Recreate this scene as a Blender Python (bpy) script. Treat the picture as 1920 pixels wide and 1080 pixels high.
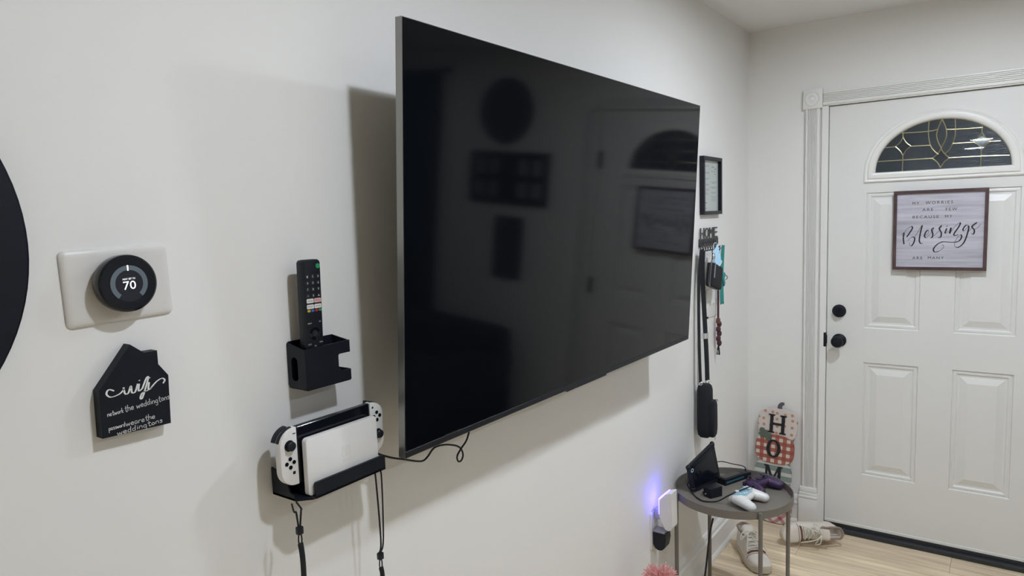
import bpy, bmesh, math, random
from mathutils import Matrix, Vector, geometry
random.seed(7)
for o in list(bpy.data.objects): bpy.data.objects.remove(o, do_unlink=True)
S = bpy.context.scene
C = S.collection
PI = math.pi

# ------------------------------------------------------------------ camera
def cam_rot(yaw, pitch, roll):
    cy, sy = math.cos(yaw), math.sin(yaw)
    f = Vector((-sy, cy, 0)); r = Vector((cy, sy, 0)); u = Vector((0, 0, 1))
    cp, sp = math.cos(pitch), math.sin(pitch)
    f2 = f*cp - u*sp; u2 = u*cp + f*sp
    cr, sr = math.cos(roll), math.sin(roll)
    r3 = r*cr + u2*sr; u3 = -r*sr + u2*cr
    return Matrix((r3, u3, -f2)).transposed()
cd = bpy.data.cameras.new('camera'); cd.sensor_width = 36; cd.lens = 1288.67/1920*36
cd.clip_start = .02
cam = bpy.data.objects.new('camera', cd); C.objects.link(cam)
cam.matrix_world = Matrix.Translation((1.0575, 0, 1.6085)) @ cam_rot(.6200, .1021, -.03353).to_4x4()
S.camera = cam

# ------------------------------------------------------------------ world, exposure
W = bpy.data.worlds.new('night'); S.world = W; W.use_nodes = True
W.node_tree.nodes['Background'].inputs[0].default_value = (.03, .04, .06, 1)
W.node_tree.nodes['Background'].inputs[1].default_value = .35
S.view_settings.view_transform = 'Standard'; S.view_settings.look = 'None'
S.view_settings.exposure = 0; S.view_settings.gamma = 1; S.view_settings.use_curve_mapping = False
LAMP_STRENGTH = 765.0
LAMP_COLOR = (.868, .945, 1.045)

# ------------------------------------------------------------------ dimensions
D = 3.59            # door wall
XR = 4.3            # far side of the room
YB = -7.0           # back of the room
H = 2.485           # ceiling

# ------------------------------------------------------------------ materials
def mat(name, col, rough=.5, metal=0., spec=.5, var=.06, vscale=30., bump=0., bscale=200., emit=None, estr=0., coat=0., ior=1.45, trans=0.):
    m = bpy.data.materials.new(name); m.use_nodes = True
    nt = m.node_tree; b = nt.nodes['Principled BSDF']
    b.inputs['Roughness'].default_value = rough; b.inputs['Metallic'].default_value = metal
    b.inputs['Specular IOR Level'].default_value = spec; b.inputs['IOR'].default_value = ior
    b.inputs['Coat Weight'].default_value = coat; b.inputs['Transmission Weight'].default_value = trans
    tc = nt.nodes.new('ShaderNodeTexCoord')
    n = nt.nodes.new('ShaderNodeTexNoise'); n.inputs['Scale'].default_value = vscale; n.inputs['Detail'].default_value = 4
    nt.links.new(tc.outputs['Object'], n.inputs['Vector'])
    r = nt.nodes.new('ShaderNodeMix'); r.data_type = 'RGBA'
    r.inputs[6].default_value = tuple(c*(1-var) for c in col)+(1,)
    r.inputs[7].default_value = tuple(min(1, c*(1+var)) for c in col)+(1,)
    nt.links.new(n.outputs['Fac'], r.inputs[0]); nt.links.new(r.outputs[2], b.inputs['Base Color'])
    if bump:
        n2 = nt.nodes.new('ShaderNodeTexNoise'); n2.inputs['Scale'].default_value = bscale; n2.inputs['Detail'].default_value = 3
        nt.links.new(tc.outputs['Object'], n2.inputs['Vector'])
        bp = nt.nodes.new('ShaderNodeBump'); bp.inputs['Strength'].default_value = bump; bp.inputs['Distance'].default_value = .002
        nt.links.new(n2.outputs['Fac'], bp.inputs['Height']); nt.links.new(bp.outputs['Normal'], b.inputs['Normal'])
    if emit:
        b.inputs['Emission Color'].default_value = tuple(emit)+(1,); b.inputs['Emission Strength'].default_value = estr
    return m

def nodes(m): return m.node_tree, m.node_tree.nodes['Principled BSDF']

M = {}
M['wall'] = mat('wall_paint', (.85, .84, .815), .55, spec=.3, var=.015, vscale=3, bump=.06, bscale=90)
M['ceil'] = mat('ceiling_paint', (.87, .86, .835), .9, spec=.1, var=.015, vscale=2)
M['trim'] = mat('white_trim_paint', (.85, .84, .81), .32, var=.015, vscale=6)
M['door'] = mat('white_door_paint', (.80, .795, .77), .38, var=.02, vscale=5, bump=.03, bscale=40)
M['black_plastic'] = mat('black_plastic', (.008, .010, .0155), .42, var=.2, spec=.38)
M['black_gloss'] = mat('black_gloss', (.005, .007, .011), .08, var=.2)
M['black_metal'] = mat('black_powder_metal', (.007, .0095, .016), .45, var=.15, spec=.28)
M['black_fabric'] = mat('black_fabric', (.012, .013, .017), .85, var=.3, vscale=120, bump=.3, bscale=600)
M['white_plastic'] = mat('white_plastic', (.78, .77, .75), .3, var=.02)
M['offwhite_plastic'] = mat('offwhite_plate', (.74, .72, .69), .28, var=.02)
M['grey_metal'] = mat('brushed_grey_metal', (.30, .30, .285), .33, metal=.85, var=.05)
M['grey_dark'] = mat('dark_grey_iron', (.07, .07, .07), .45, metal=.5, var=.15)
M['chrome_dark'] = mat('dark_steel', (.25, .25, .25), .3, metal=.9, var=.1)
M['grey_plug'] = mat('grey_plug_plastic', (.42, .42, .45), .45)
M['chrome'] = mat('chrome', (.75, .75, .75), .15, metal=1)
M['brass'] = mat('brass_came', (.62, .52, .30), .28, metal=.9, var=.15)
M['screen'] = mat('dark_screen_glass', (.0030, .0040, .0055), .07, spec=.22, var=.1, ior=1.5)
M['print_white'] = mat('white_ink', (.78, .78, .78), .6)
M['chalk'] = mat('chalk_marker', (.55, .55, .55), .9, var=.5, vscale=400)
M['print_black'] = mat('black_ink', (.012, .013, .018), .6)
M['print_grey'] = mat('grey_ink', (.30, .30, .30), .8)
M['sign_black'] = mat('black_sign_paint', (.0065, .0085, .015), .55, var=.3, vscale=40, spec=.28)
M['taupe'] = mat('taupe_metal', (.19, .172, .148), .45, var=.06, spec=.4)
for k, s in (('lens', .90), ('lens_entry', 1.20), ('lens_living', .34), ('lens_flush', .12)): M[k] = mat('lamp_'+k, (1, 1, 1), .5, var=0, emit=LAMP_COLOR, estr=LAMP_STRENGTH*s)
M['blue_led'] = mat('blue_led', (.05, .05, .3), .5, var=0, emit=(.11, .08, 1.0), estr=11)
M['pink'] = mat('pink_fibre', (.80, .40, .385), .8, var=.2, vscale=60)
M['paper'] = mat('paper', (.70, .70, .67), .8, var=.03)
M['purple'] = mat('purple_plastic', (.045, .022, .075), .32, var=.15)
M['purple_dark'] = mat('dark_purple_plastic', (.022, .012, .038), .45, var=.15)
M['skyblue'] = mat('light_blue_print', (.25, .52, .68), .35, var=.55, vscale=70)
M['teal'] = mat('teal_cord', (.03, .26, .24), .6, var=.2, vscale=90)
M['teal_strip'] = mat('teal_strip', (.02, .12, .17), .3)
M['mask'] = mat('mask_blue', (.42, .66, .84), .7, var=.12, vscale=60)
M['maroon'] = mat('maroon_cord', (.075, .028, .035), .7, var=.8, vscale=160)
M['shoe_white'] = mat('cream_leather', (.74, .675, .61), .55, var=.08, vscale=25, bump=.1)
M['shoe_sole'] = mat('cream_rubber', (.60, .54, .43), .7, var=.15, vscale=30)
M['lace'] = mat('cream_lace', (.70, .67, .58), .85, var=.1, vscale=150)
M['shoe_trim'] = mat('brown_patent_trim', (.16, .075, .05), .35, var=.3, vscale=60)
M['shoe_lining'] = mat('tan_lining', (.30, .23, .18), .9, var=.15)
M['sofa'] = mat('dark_navy_upholstery', (.012, .014, .020), .9, var=.3, vscale=80)
M['curtain'] = mat('navy_curtain', (.010, .014, .028), .95, var=.2, vscale=20)
M['wood_dark'] = mat('dark_stained_wood', (.045, .03, .026), .5, var=.4, vscale=20)
M['stem'] = mat('grey_stem', (.10, .09, .10), .7)
M['leaf'] = mat('sage_leaf', (.10, .13, .10), .7, var=.2)
M['board_edge'] = mat('board_edge', (.60, .57, .52), .7)
for k, c in dict(btn_green=(.02, .30, .12), btn_yellow=(.60, .45, .04), btn_blue=(.06, .16, .55), btn_red=(.50, .02, .03), btn_dark=(.02, .022, .03), netflix_pink=(.72, .45, .45), red_ink=(.55, .03, .05)).items():
    M[k] = mat(k, c, .45, var=.05)
M['disp_white'] = mat('display_white', (1, 1, 1), .5, var=0, emit=(1, 1, 1), estr=1.0)
M['disp_grey'] = mat('display_grey', (.05, .06, .07), .4, var=0, emit=(.10, .135, .155), estr=.55)
M['disp_bg'] = mat('display_background', (.004, .005, .008), .15, var=0, emit=(.02, .022, .032), estr=.5)
M['threshold'] = mat('dark_threshold', (.035, .037, .042), .45, var=.15, vscale=40)

def wood(name, c1, c2, stretch=(1.5, 22, 22), rough=.5, rnd=.25):
    m = mat(name, c1, rough, var=0); nt, b = nodes(m)
    g = nt.nodes.new('ShaderNodeNewGeometry'); oi = nt.nodes.new('ShaderNodeObjectInfo')
    mp = nt.nodes.new('ShaderNodeVectorMath'); mp.operation = 'MULTIPLY'; mp.inputs[1].default_value = stretch
    nt.links.new(g.outputs['Position'], mp.inputs[0])
    ad = nt.nodes.new('ShaderNodeVectorMath'); ad.operation = 'ADD'; nt.links.new(mp.outputs[0], ad.inputs[0])
    sc = nt.nodes.new('ShaderNodeMath'); sc.operation = 'MULTIPLY'; sc.inputs[1].default_value = 37.
    nt.links.new(oi.outputs['Random'], sc.inputs[0]); nt.links.new(sc.outputs[0], ad.inputs[1])
    n = nt.nodes.new('ShaderNodeTexNoise'); n.inputs['Scale'].default_value = 1.6; n.inputs['Detail'].default_value = 6; n.inputs['Roughness'].default_value = .62
    nt.links.new(ad.outputs[0], n.inputs['Vector'])
    cr = nt.nodes.new('ShaderNodeValToRGB'); cr.color_ramp.elements[0].position = .34; cr.color_ramp.elements[1].position = .66
    cr.color_ramp.elements[0].color = c1+(1,); cr.color_ramp.elements[1].color = c2+(1,)
    nt.links.new(n.outputs['Fac'], cr.inputs[0])
    hs = nt.nodes.new('ShaderNodeHueSaturation')
    mr = nt.nodes.new('ShaderNodeMapRange'); mr.inputs[3].default_value = 1-rnd; mr.inputs[4].default_value = 1+rnd
    nt.links.new(oi.outputs['Random'], mr.inputs[0]); nt.links.new(mr.outputs[0], hs.inputs['Value'])
    nt.links.new(cr.outputs[0], hs.inputs['Color']); nt.links.new(hs.outputs[0], b.inputs['Base Color'])
    return m
M['plank'] = wood('oak_plank', (.64, .51, .35), (.93, .78, .565), (1.6, 26, 10), .5, .13)
M['sign_board'] = wood('whitewashed_board', (.40, .39, .45), (.60, .59, .66), (2.2, 30, 34), .7, .0)
M['sign_frame'] = wood('reddish_dark_wood', (.05, .026, .028), (.11, .062, .062), (8, 8, 8), .5, .15)

def bands(name, base, stripe, freq, axes, duty=.5, base2=None):
    """printed gingham / stripes in the object's own coordinates"""
    m = mat(name, base, .65, var=0); nt, b = nodes(m)
    tc = nt.nodes.new('ShaderNodeTexCoord'); sp = nt.nodes.new('ShaderNodeSeparateXYZ'); nt.links.new(tc.outputs['Object'], sp.inputs[0])
    facs = []
    for ax in axes:
        if ax in 'UV':
            k = nt.nodes.new('ShaderNodeMath'); k.operation = 'ADD' if ax == 'U' else 'SUBTRACT'
            nt.links.new(sp.outputs[0], k.inputs[0]); nt.links.new(sp.outputs[1], k.inputs[1]); src = k.outputs[0]
        else: src = sp.outputs['XYZ'.index(ax)]
        a = nt.nodes.new('ShaderNodeMath'); a.operation = 'MULTIPLY'; a.inputs[1].default_value = freq; nt.links.new(src, a.inputs[0])
        f = nt.nodes.new('ShaderNodeMath'); f.operation = 'FRACT'; nt.links.new(a.outputs[0], f.inputs[0])
        l = nt.nodes.new('ShaderNodeMath'); l.operation = 'LESS_THAN'; l.inputs[1].default_value = duty; nt.links.new(f.outputs[0], l.inputs[0])
        facs.append(l)
    if len(facs) == 2:
        s = nt.nodes.new('ShaderNodeMath'); s.operation = 'ADD'; nt.links.new(facs[0].outputs[0], s.inputs[0]); nt.links.new(facs[1].outputs[0], s.inputs[1])
        h = nt.nodes.new('ShaderNodeMath'); h.operation = 'MULTIPLY'; h.inputs[1].default_value = .5; nt.links.new(s.outputs[0], h.inputs[0]); fac = h
    else: fac = facs[0]
    cr = nt.nodes.new('ShaderNodeValToRGB'); cr.color_ramp.interpolation = 'CONSTANT'
    cr.color_ramp.elements[0].color = base+(1,); e = cr.color_ramp.elements[1]; e.position = .75; e.color = stripe+(1,)
    if len(facs) == 2:
        e2 = cr.color_ramp.elements.new(.25); e2.color = (base2 or tuple((x+y)/2 for x, y in zip(base, stripe)))+(1,)
    nt.links.new(fac.outputs[0], cr.inputs[0]); nt.links.new(cr.outputs[0], b.inputs['Base Color'])
    return m
M['gingham'] = bands('rust_gingham', (.66, .60, .53), (.32, .085, .06), 27, 'XY', .52, (.38, .13, .095))
M['sage_stripe'] = bands('sage_stripe', (.60, .58, .54), (.22, .28, .26), 22, 'Y', .6)
M['plaid'] = bands('pale_plaid', (.66, .62, .58), (.36, .10, .09), 15, 'UV', .35, (.50, .25, .24))
def dots():
    m = mat('dotted_pumpkin', (.66, .60, .56), .65, var=0); nt, b = nodes(m)
    tc = nt.nodes.new('ShaderNodeTexCoord'); v = nt.nodes.new('ShaderNodeTexVoronoi'); v.voronoi_dimensions = '2D'; v.inputs['Scale'].default_value = 30; v.inputs['Randomness'].default_value = .35
    nt.links.new(tc.outputs['Object'], v.inputs['Vector'])
    cr = nt.nodes.new('ShaderNodeValToRGB'); cr.color_ramp.interpolation = 'CONSTANT'
    cr.color_ramp.elements[0].color = (.50, .27, .17, 1); cr.color_ramp.elements[1].position = .22; cr.color_ramp.elements[1].color = (.66, .59, .555, 1)
    nt.links.new(v.outputs['Distance'], cr.inputs[0]); nt.links.new(cr.outputs[0], b.inputs['Base Color']); return m
M['dots'] = dots()
def rippled():
    m = mat('rippled_dark_glass', (.066, .080, .106), .16, var=.3, vscale=60, spec=.6, ior=1.5)
    nt, b = nodes(m); b.inputs['Transmission Weight'].default_value = .35
    tc = nt.nodes.new('ShaderNodeTexCoord'); mp = nt.nodes.new('ShaderNodeMapping'); mp.inputs['Scale'].default_value = (60, 170, 60)
    nt.links.new(tc.outputs['Object'], mp.inputs['Vector'])
    n = nt.nodes.new('ShaderNodeTexNoise'); n.inputs['Scale'].default_value = 1.; n.inputs['Detail'].default_value = 2
    nt.links.new(mp.outputs[0], n.inputs['Vector'])
    bp = nt.nodes.new('ShaderNodeBump'); bp.inputs['Strength'].default_value = .45; bp.inputs['Distance'].default_value = .002
    nt.links.new(n.outputs['Fac'], bp.inputs['Height']); nt.links.new(bp.outputs['Normal'], b.inputs['Normal']); return m
M['rippled'] = rippled()
def clear_glass():
    m = bpy.data.materials.new('clear_glass'); m.use_nodes = True; nt = m.node_tree; nt.nodes.clear()
    out = nt.nodes.new('ShaderNodeOutputMaterial'); mx = nt.nodes.new('ShaderNodeMixShader'); tr = nt.nodes.new('ShaderNodeBsdfTransparent'); gl = nt.nodes.new('ShaderNodeBsdfGlossy'); fr = nt.nodes.new('ShaderNodeFresnel')
    fr.inputs['IOR'].default_value = 1.5; gl.inputs['Roughness'].default_value = .012; tr.inputs[0].default_value = (.93, .95, .95, 1)
    ge = nt.nodes.new('ShaderNodeNewGeometry'); iv = nt.nodes.new('ShaderNodeMath'); iv.operation = 'SUBTRACT'; iv.inputs[0].default_value = 1.; nt.links.new(ge.outputs['Backfacing'], iv.inputs[1])
    mu = nt.nodes.new('ShaderNodeMath'); mu.operation = 'MULTIPLY'; nt.links.new(iv.outputs[0], mu.inputs[0]); nt.links.new(fr.outputs[0], mu.inputs[1])
    nt.links.new(mu.outputs[0], mx.inputs[0]); nt.links.new(tr.outputs[0], mx.inputs[1]); nt.links.new(gl.outputs[0], mx.inputs[2]); nt.links.new(mx.outputs[0], out.inputs[0]); return m
M['glass'] = clear_glass()
M['smooth_dark'] = mat('smooth_dark_glass', (.052, .062, .082), .05, var=.1, spec=.6, ior=1.5, trans=.35)

# ------------------------------------------------------------------ object helpers
def tag(o, label, cat, group=None, kind=None):
    if label: o['label'] = label
    if cat: o['category'] = cat
    if group: o['group'] = group
    if kind: o['kind'] = kind
    return o
def thing(name, label, cat, mw=None, group=None):
    o = bpy.data.objects.new(name, None); C.objects.link(o); o.empty_display_size = .05
    if mw is not None: o.matrix_world = mw
    return tag(o, label, cat, group)
def ML(y, z, x=0., roll=0.):      # a thing on the television wall: X right, Y up, Z out of the wall
    return Matrix.Translation((x, y, z)) @ Matrix(((0, 0, 1), (1, 0, 0), (0, 1, 0))).to_4x4() @ Matrix.Rotation(roll, 4, 'Z')
def MF(x, z, y=D, roll=0., lean=0.):       # a thing on the door wall
    return Matrix.Translation((x, y, z)) @ Matrix(((1, 0, 0), (0, 0, -1), (0, 1, 0))).to_4x4() @ Matrix.Rotation(roll, 4, 'Z') @ Matrix.Rotation(lean, 4, 'X')
def MZ(x, y, z, rz=0.): return Matrix.Translation((x, y, z)) @ Matrix.Rotation(rz, 4, 'Z')

def smooth_path(pts, n=6, closed=False):
    P = [Vector(p) for p in pts]
    if len(P) < 3: return P
    out = []; N = len(P)
    for i in range(N if closed else N-1):
        g = (lambda k: P[k % N]) if closed else (lambda k: P[max(0, min(N-1, k))])
        a, b, c, d = g(i-1), g(i), g(i+1), g(i+2)
        for j in range(n):
            t = j/n
            out.append(.5*((2*b)+(c-a)*t+(2*a-5*b+4*c-d)*t*t+(3*b-a-3*c+d)*t**3))
    if not closed: out.append(P[-1])
    return out

class MB:
    def __init__(self): self.bm = bmesh.new()
    def _xf(self, vs, m):
        if m is not None: bmesh.ops.transform(self.bm, matrix=m, verts=vs)
    def box(self, x0, x1, y0, y1, z0, z1, bev=0., seg=2, m=None):
        t = bmesh.new()
        bmesh.ops.create_cube(t, size=1, matrix=Matrix.Translation(((x0+x1)/2, (y0+y1)/2, (z0+z1)/2)) @ Matrix.Diagonal((abs(x1-x0), abs(y1-y0), abs(z1-z0), 1)))
        if bev: bmesh.ops.bevel(t, geom=t.edges[:], offset=bev, segments=seg, profile=.5, affect='EDGES')
        return self._merge(t, m)
    def _merge(self, t, m=None):
        if m is not None: bmesh.ops.transform(t, matrix=m, verts=t.verts[:])
        me = bpy.data.meshes.new('tmp'); t.to_mesh(me); t.free(); self.bm.from_mesh(me); bpy.data.meshes.remove(me); return self
    def cyl(self, p0, p1, r0, r1=None, seg=20, bev=0.):
        p0, p1 = Vector(p0), Vector(p1); d = p1-p0; t = bmesh.new()
        bmesh.ops.create_cone(t, cap_ends=True, segments=seg, radius1=r0, radius2=r0 if r1 is None else r1, depth=d.length)
        if bev:
            es = [e for e in t.edges if abs(e.verts[0].co.z-e.verts[1].co.z) < 1e-7]
            bmesh.ops.bevel(t, geom=es, offset=bev, segments=2, affect='EDGES')
        return self._merge(t, Matrix.Translation((p0+p1)/2) @ d.to_track_quat('Z', 'Y').to_matrix().to_4x4())
    def sphere(self, c, r, sc=(1, 1, 1), seg=20, m=None):
        t = bmesh.new(); bmesh.ops.create_uvsphere(t, u_segments=seg, v_segments=max(6, seg//2), radius=r)
        mm = Matrix.Translation(c) @ Matrix.Diagonal((*sc, 1)); return self._merge(t, mm if m is None else m @ mm)
    def lathe(self, prof, seg=40, m=None):
        t = bmesh.new(); rings = []
        for r, z in prof:
            rings.append([t.verts.new((r*math.cos(2*PI*i/seg), r*math.sin(2*PI*i/seg), z)) for i in range(seg)] if r > 1e-6 else [t.verts.new((0, 0, z))])
        for a, b in zip(rings, rings[1:]):
            for i in range(seg):
                j = (i+1) % seg
                if len(a) == 1 and len(b) > 1: t.faces.new((a[0], b[i], b[j]))
                elif len(b) == 1 and len(a) > 1: t.faces.new((a[i], b[0], a[j]))
                elif len(a) > 1: t.faces.new((a[i], a[j], b[j], b[i]))
        bmesh.ops.recalc_face_normals(t, faces=t.faces[:]); return self._merge(t, m)
    def prism(self, poly, z0, z1, bev=0., m=None, holes=None):
        t = bmesh.new()
        if holes:
            vs = [Vector(p[:2]) for p in poly]; es = [(i, (i+1) % len(poly)) for i in range(len(poly))]
            for h in holes:
                k = len(vs); vs += [Vector(p[:2]) for p in h]; es += [(k+i, k+(i+1) % len(h)) for i in range(len(h))]
            V, E, F, _, _, _ = geometry.delaunay_2d_cdt(vs, es, [], 2, 1e-6)
            def inside(p, pl):
                c = False
                for i in range(len(pl)):
                    a, b = pl[i], pl[i-1]
                    if (a[1] > p[1]) != (b[1] > p[1]) and p[0] < (b[0]-a[0])*(p[1]-a[1])/(b[1]-a[1])+a[0]: c = not c
                return c
            bv = [t.verts.new((v[0], v[1], z0)) for v in V]
            for f in F:
                cx = sum(V[i][0] for i in f)/len(f); cy = sum(V[i][1] for i in f)/len(f)
                if inside((cx, cy), poly) and not any(inside((cx, cy), h) for h in holes): t.faces.new([bv[i] for i in f])
            for v in [v for v in t.verts if not v.link_faces]: t.verts.remove(v)
        else:
            t.faces.new([t.verts.new((p[0], p[1], z0)) for p in poly])
        r = bmesh.ops.extrude_face_region(t, geom=t.faces[:])
        nv = [g for g in r['geom'] if isinstance(g, bmesh.types.BMVert)]
        bmesh.ops.translate(t, vec=(0, 0, z1-z0), verts=nv)
        bmesh.ops.recalc_face_normals(t, faces=t.faces[:])
        if bev:
            es = [e for e in t.edges if all(abs(v.co.z-z1) < 1e-7 for v in e.verts) and len(e.link_faces) == 2 and e.calc_face_angle(0) > .7]
            bmesh.ops.bevel(t, geom=es, offset=bev, segments=2, profile=.5, affect='EDGES')
        return self._merge(t, m)
    def tube(self, pts, r, seg=8, n=6, closed=False, smooth=True, flat=None, taper=None):
        P = smooth_path(pts, n, closed) if smooth else [Vector(p) for p in pts]
        t = bmesh.new(); rings = []; N = len(P); up = Vector((0, 0, 1)); prev = None
        for i, p in enumerate(P):
            a = P[(i-1) % N] if (closed or i) else p; b = P[(i+1) % N] if (closed or i < N-1) else p
            d = (b-a); d = d.normalized() if d.length > 1e-9 else Vector((0, 0, 1))
            if prev is None:
                x = d.orthogonal().normalized()
                if flat is not None: x = (Vector(flat)-d*Vector(flat).dot(d)).normalized()
            else:
                x = prev-d*prev.dot(d); x = x.normalized() if x.length > 1e-6 else d.orthogonal().normalized()
                if flat is not None and (Vector(flat)-d*Vector(flat).dot(d)).length > .05: x = (Vector(flat)-d*Vector(flat).dot(d)).normalized()
            prev = x; y = d.cross(x)
            rr = r if not isinstance(r, tuple) else None; k = 1 if taper is None else taper(i/(N-1))
            rx, ry = (r if isinstance(r, tuple) else (r, r))
            rings.append([t.verts.new(p+x*rx*k*math.cos(2*PI*j/seg)+y*ry*k*math.sin(2*PI*j/seg)) for j in range(seg)])
        for i in range(N if closed else N-1):
            a, b = rings[i], rings[(i+1) % N]
            for j in range(seg): t.faces.new((a[j], a[(j+1) % seg], b[(j+1) % seg], b[j]))
        if not closed: t.faces.new(rings[0][::-1]); t.faces.new(rings[-1])
        bmesh.ops.recalc_face_normals(t, faces=t.faces[:]); return self._merge(t)
    def ribbon(self, pts2, w, z=0., n=6, wv=None):      # flat written stroke
        P = smooth_path([(p[0], p[1], z) for p in pts2], n); N = len(P)
        L, R = [], []
        for i, p in enumerate(P):
            d = P[min(N-1, i+1)]-P[max(0, i-1)]; d = d.normalized() if d.length > 1e-9 else Vector((1, 0, 0))
            k = w*(.5 if wv is None else .5*wv(i/(N-1), d)); o = Vector((-d.y, d.x, 0))*k
            L.append(self.bm.verts.new(p+o)); R.append(self.bm.verts.new(p-o))
        for i in range(N-1):
            f = self.bm.faces.new((L[i], R[i], R[i+1], L[i+1]))
            f.normal_update()
            if f.normal.z < 0: f.normal_flip()
        return self
    def loft(self, rings, closed_ring=True, cap=True):
        t = bmesh.new(); rr = [[t.verts.new(p) for p in r] for r in rings]; n = len(rr[0])
        for a, b in zip(rr, rr[1:]):
            for j in range(n if closed_ring else n-1): t.faces.new((a[j], a[(j+1) % n], b[(j+1) % n], b[j]))
        if cap and closed_ring: t.faces.new(rr[0][::-1]); t.faces.new(rr[-1])
        bmesh.ops.recalc_face_normals(t, faces=t.faces[:]); return self._merge(t)
    def build(self, name, m, parent=None, smooth=False, label=None, kind=None, sub=0, loc=None):
        me = bpy.data.meshes.new(name); self.bm.to_mesh(me); self.bm.free()
        if smooth:
            for p in me.polygons: p.use_smooth = True
            try: me.set_sharp_from_angle(angle=math.radians(38))
            except Exception: pass
        return obj(name, me, m, parent, label, kind, sub)
def obj(name, me, m, parent=None, label=None, kind=None, sub=0):
    me.materials.clear(); me.materials.append(M[m] if isinstance(m, str) else m)
    o = bpy.data.objects.new(name, me); C.objects.link(o)
    if parent is not None: o.parent = parent
    if label: o['label'] = label
    if kind: o['kind'] = kind
    if sub: s = o.modifiers.new('sub', 'SUBSURF'); s.levels = sub; s.render_levels = sub
    return o
def struct(o, label, cat):
    o['kind'] = 'structure'; o['label'] = label; o['category'] = cat; return o
def rrect(x0, x1, y0, y1, r, n=5):
    out = []
    for cx, cy, a in ((x1-r, y1-r, 0), (x0+r, y1-r, 90), (x0+r, y0+r, 180), (x1-r, y0+r, 270)):
        for i in range(n+1):
            t = math.radians(a+90*i/n); out.append((cx+r*math.cos(t), cy+r*math.sin(t)))
    return out
def ell(cx, cy, rx, ry, n=32, a0=0, a1=360):
    k = n if a1-a0 >= 360 else n+1
    return [(cx+rx*math.cos(math.radians(a0+(a1-a0)*i/n)), cy+ry*math.sin(math.radians(a0+(a1-a0)*i/n))) for i in range(k)]
_tc = {}
def text_mesh(s, spacing=1.):
    k = (s, spacing)
    if k not in _tc:
        c = bpy.data.curves.new('txt', 'FONT'); c.body = s; c.size = 1; c.space_character = spacing; c.resolution_u = 3
        o = bpy.data.objects.new('txt', c); C.objects.link(o); bpy.context.view_layer.update()
        me = bpy.data.meshes.new_from_object(o.evaluated_get(bpy.context.evaluated_depsgraph_get()))
        bpy.data.objects.remove(o); bpy.data.curves.remove(c); _tc[k] = me
    return _tc[k].copy()
def text(name, s, x0, x1, y0, y1, z, m, parent, spacing=1., shear=0., thick=0., label=None):
    me = text_mesh(s, spacing)
    xs = [v.co.x for v in me.vertices]; ys = [v.co.y for v in me.vertices]
    ax, bx, ay, by = min(xs), max(xs), min(ys), max(ys)
    for v in me.vertices:
        fx = (v.co.x-ax)/(bx-ax+1e-9); fy = (v.co.y-ay)/(by-ay+1e-9)
        v.co = (x0+fx*(x1-x0), y0+fy*(y1-y0)+shear*fx, z)
    if thick:
        b = bmesh.new(); b.from_mesh(me); r = bmesh.ops.extrude_face_region(b, geom=b.faces[:])
        bmesh.ops.translate(b, vec=(0, 0, thick), verts=[g for g in r['geom'] if isinstance(g, bmesh.types.BMVert)])
        bmesh.ops.recalc_face_normals(b, faces=b.faces[:]); b.to_mesh(me); b.free()
    return obj(name, me, m, parent, label)
GL = {  # single-stroke handwriting
 't': (.8, [[(.4, 1.9), (.4, .2), (.6, 0), (.8, .1)], [(.1, 1.2), (.75, 1.25)]]),
 'h': (.85, [[(.1, 2), (.1, 0)], [(.1, .7), (.4, 1), (.65, .8), (.65, 0)]]),
 'e': (.85, [[(.1, .5), (.65, .55), (.6, .9), (.35, 1), (.1, .6), (.2, .1), (.5, 0), (.75, .2)]]),
 'w': (1.1, [[(.05, 1), (.25, 0), (.5, .8), (.75, 0), (.95, 1)]]),
 'd': (.9, [[(.65, .9), (.3, 1), (.1, .5), (.3, 0), (.65, .3)], [(.7, 2), (.65, .3), (.75, 0)]]),
 'i': (.45, [[(.2, 1), (.2, 0)], [(.2, 1.4), (.22, 1.5)]]),
 'n': (.85, [[(.1, 1), (.1, 0)], [(.1, .7), (.4, 1), (.65, .8), (.65, 0)]]),
 'g': (.85, [[(.65, .9), (.3, 1), (.1, .5), (.3, .05), (.65, .3)], [(.65, 1), (.65, -.5), (.4, -.8), (.1, -.6)]]),
 'o': (.85, [[(.4, 1), (.1, .5), (.4, 0), (.7, .5), (.4, 1)]]),
 's': (.75, [[(.6, .85), (.35, 1), (.15, .8), (.55, .4), (.4, 0), (.1, .1)]]),
 'a': (.9, [[(.65, .9), (.3, 1), (.1, .5), (.3, 0), (.6, .3), (.65, 1)], [(.65, 1), (.7, 0)]]),
 'r': (.7, [[(.1, 1), (.1, 0)], [(.1, .6), (.35, 1), (.6, .95)]]),
 'k': (.75, [[(.1, 2), (.1, 0)], [(.6, 1), (.1, .5), (.65, 0)]]),
 'p': (.85, [[(.1, 1), (.1, -1)], [(.1, .8), (.4, 1), (.7, .6), (.5, .05), (.1, .1)]]), ' ': (.6, [])}
def handwrite(mb, s, x0, x1, y0, y1, xh, z, w, jit=0.):
    tot = sum(GL[c][0] for c in s); u = (x1-x0)/tot; x = 0
    for c in s:
        wd, st = GL[c]; dy = random.uniform(-jit, jit)
        for q in st:
            mb.ribbon([(x0+(x+px)*u, y0+(y1-y0)*(x/tot)+dy+py*xh) for px, py in q], w, z, 4)
        x += wd
    return mb
def evaluated(o):
    bpy.context.view_layer.update()
    me = bpy.data.meshes.new_from_object(o.evaluated_get(bpy.context.evaluated_depsgraph_get()))
    o.modifiers.clear(); old = o.data; o.data = me; bpy.data.meshes.remove(old); return o
def copy_tree(o, parent=None):
    c = o.copy(); C.objects.link(c); c.parent = parent
    for ch in list(o.children): copy_tree(ch, c)
    return c

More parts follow.
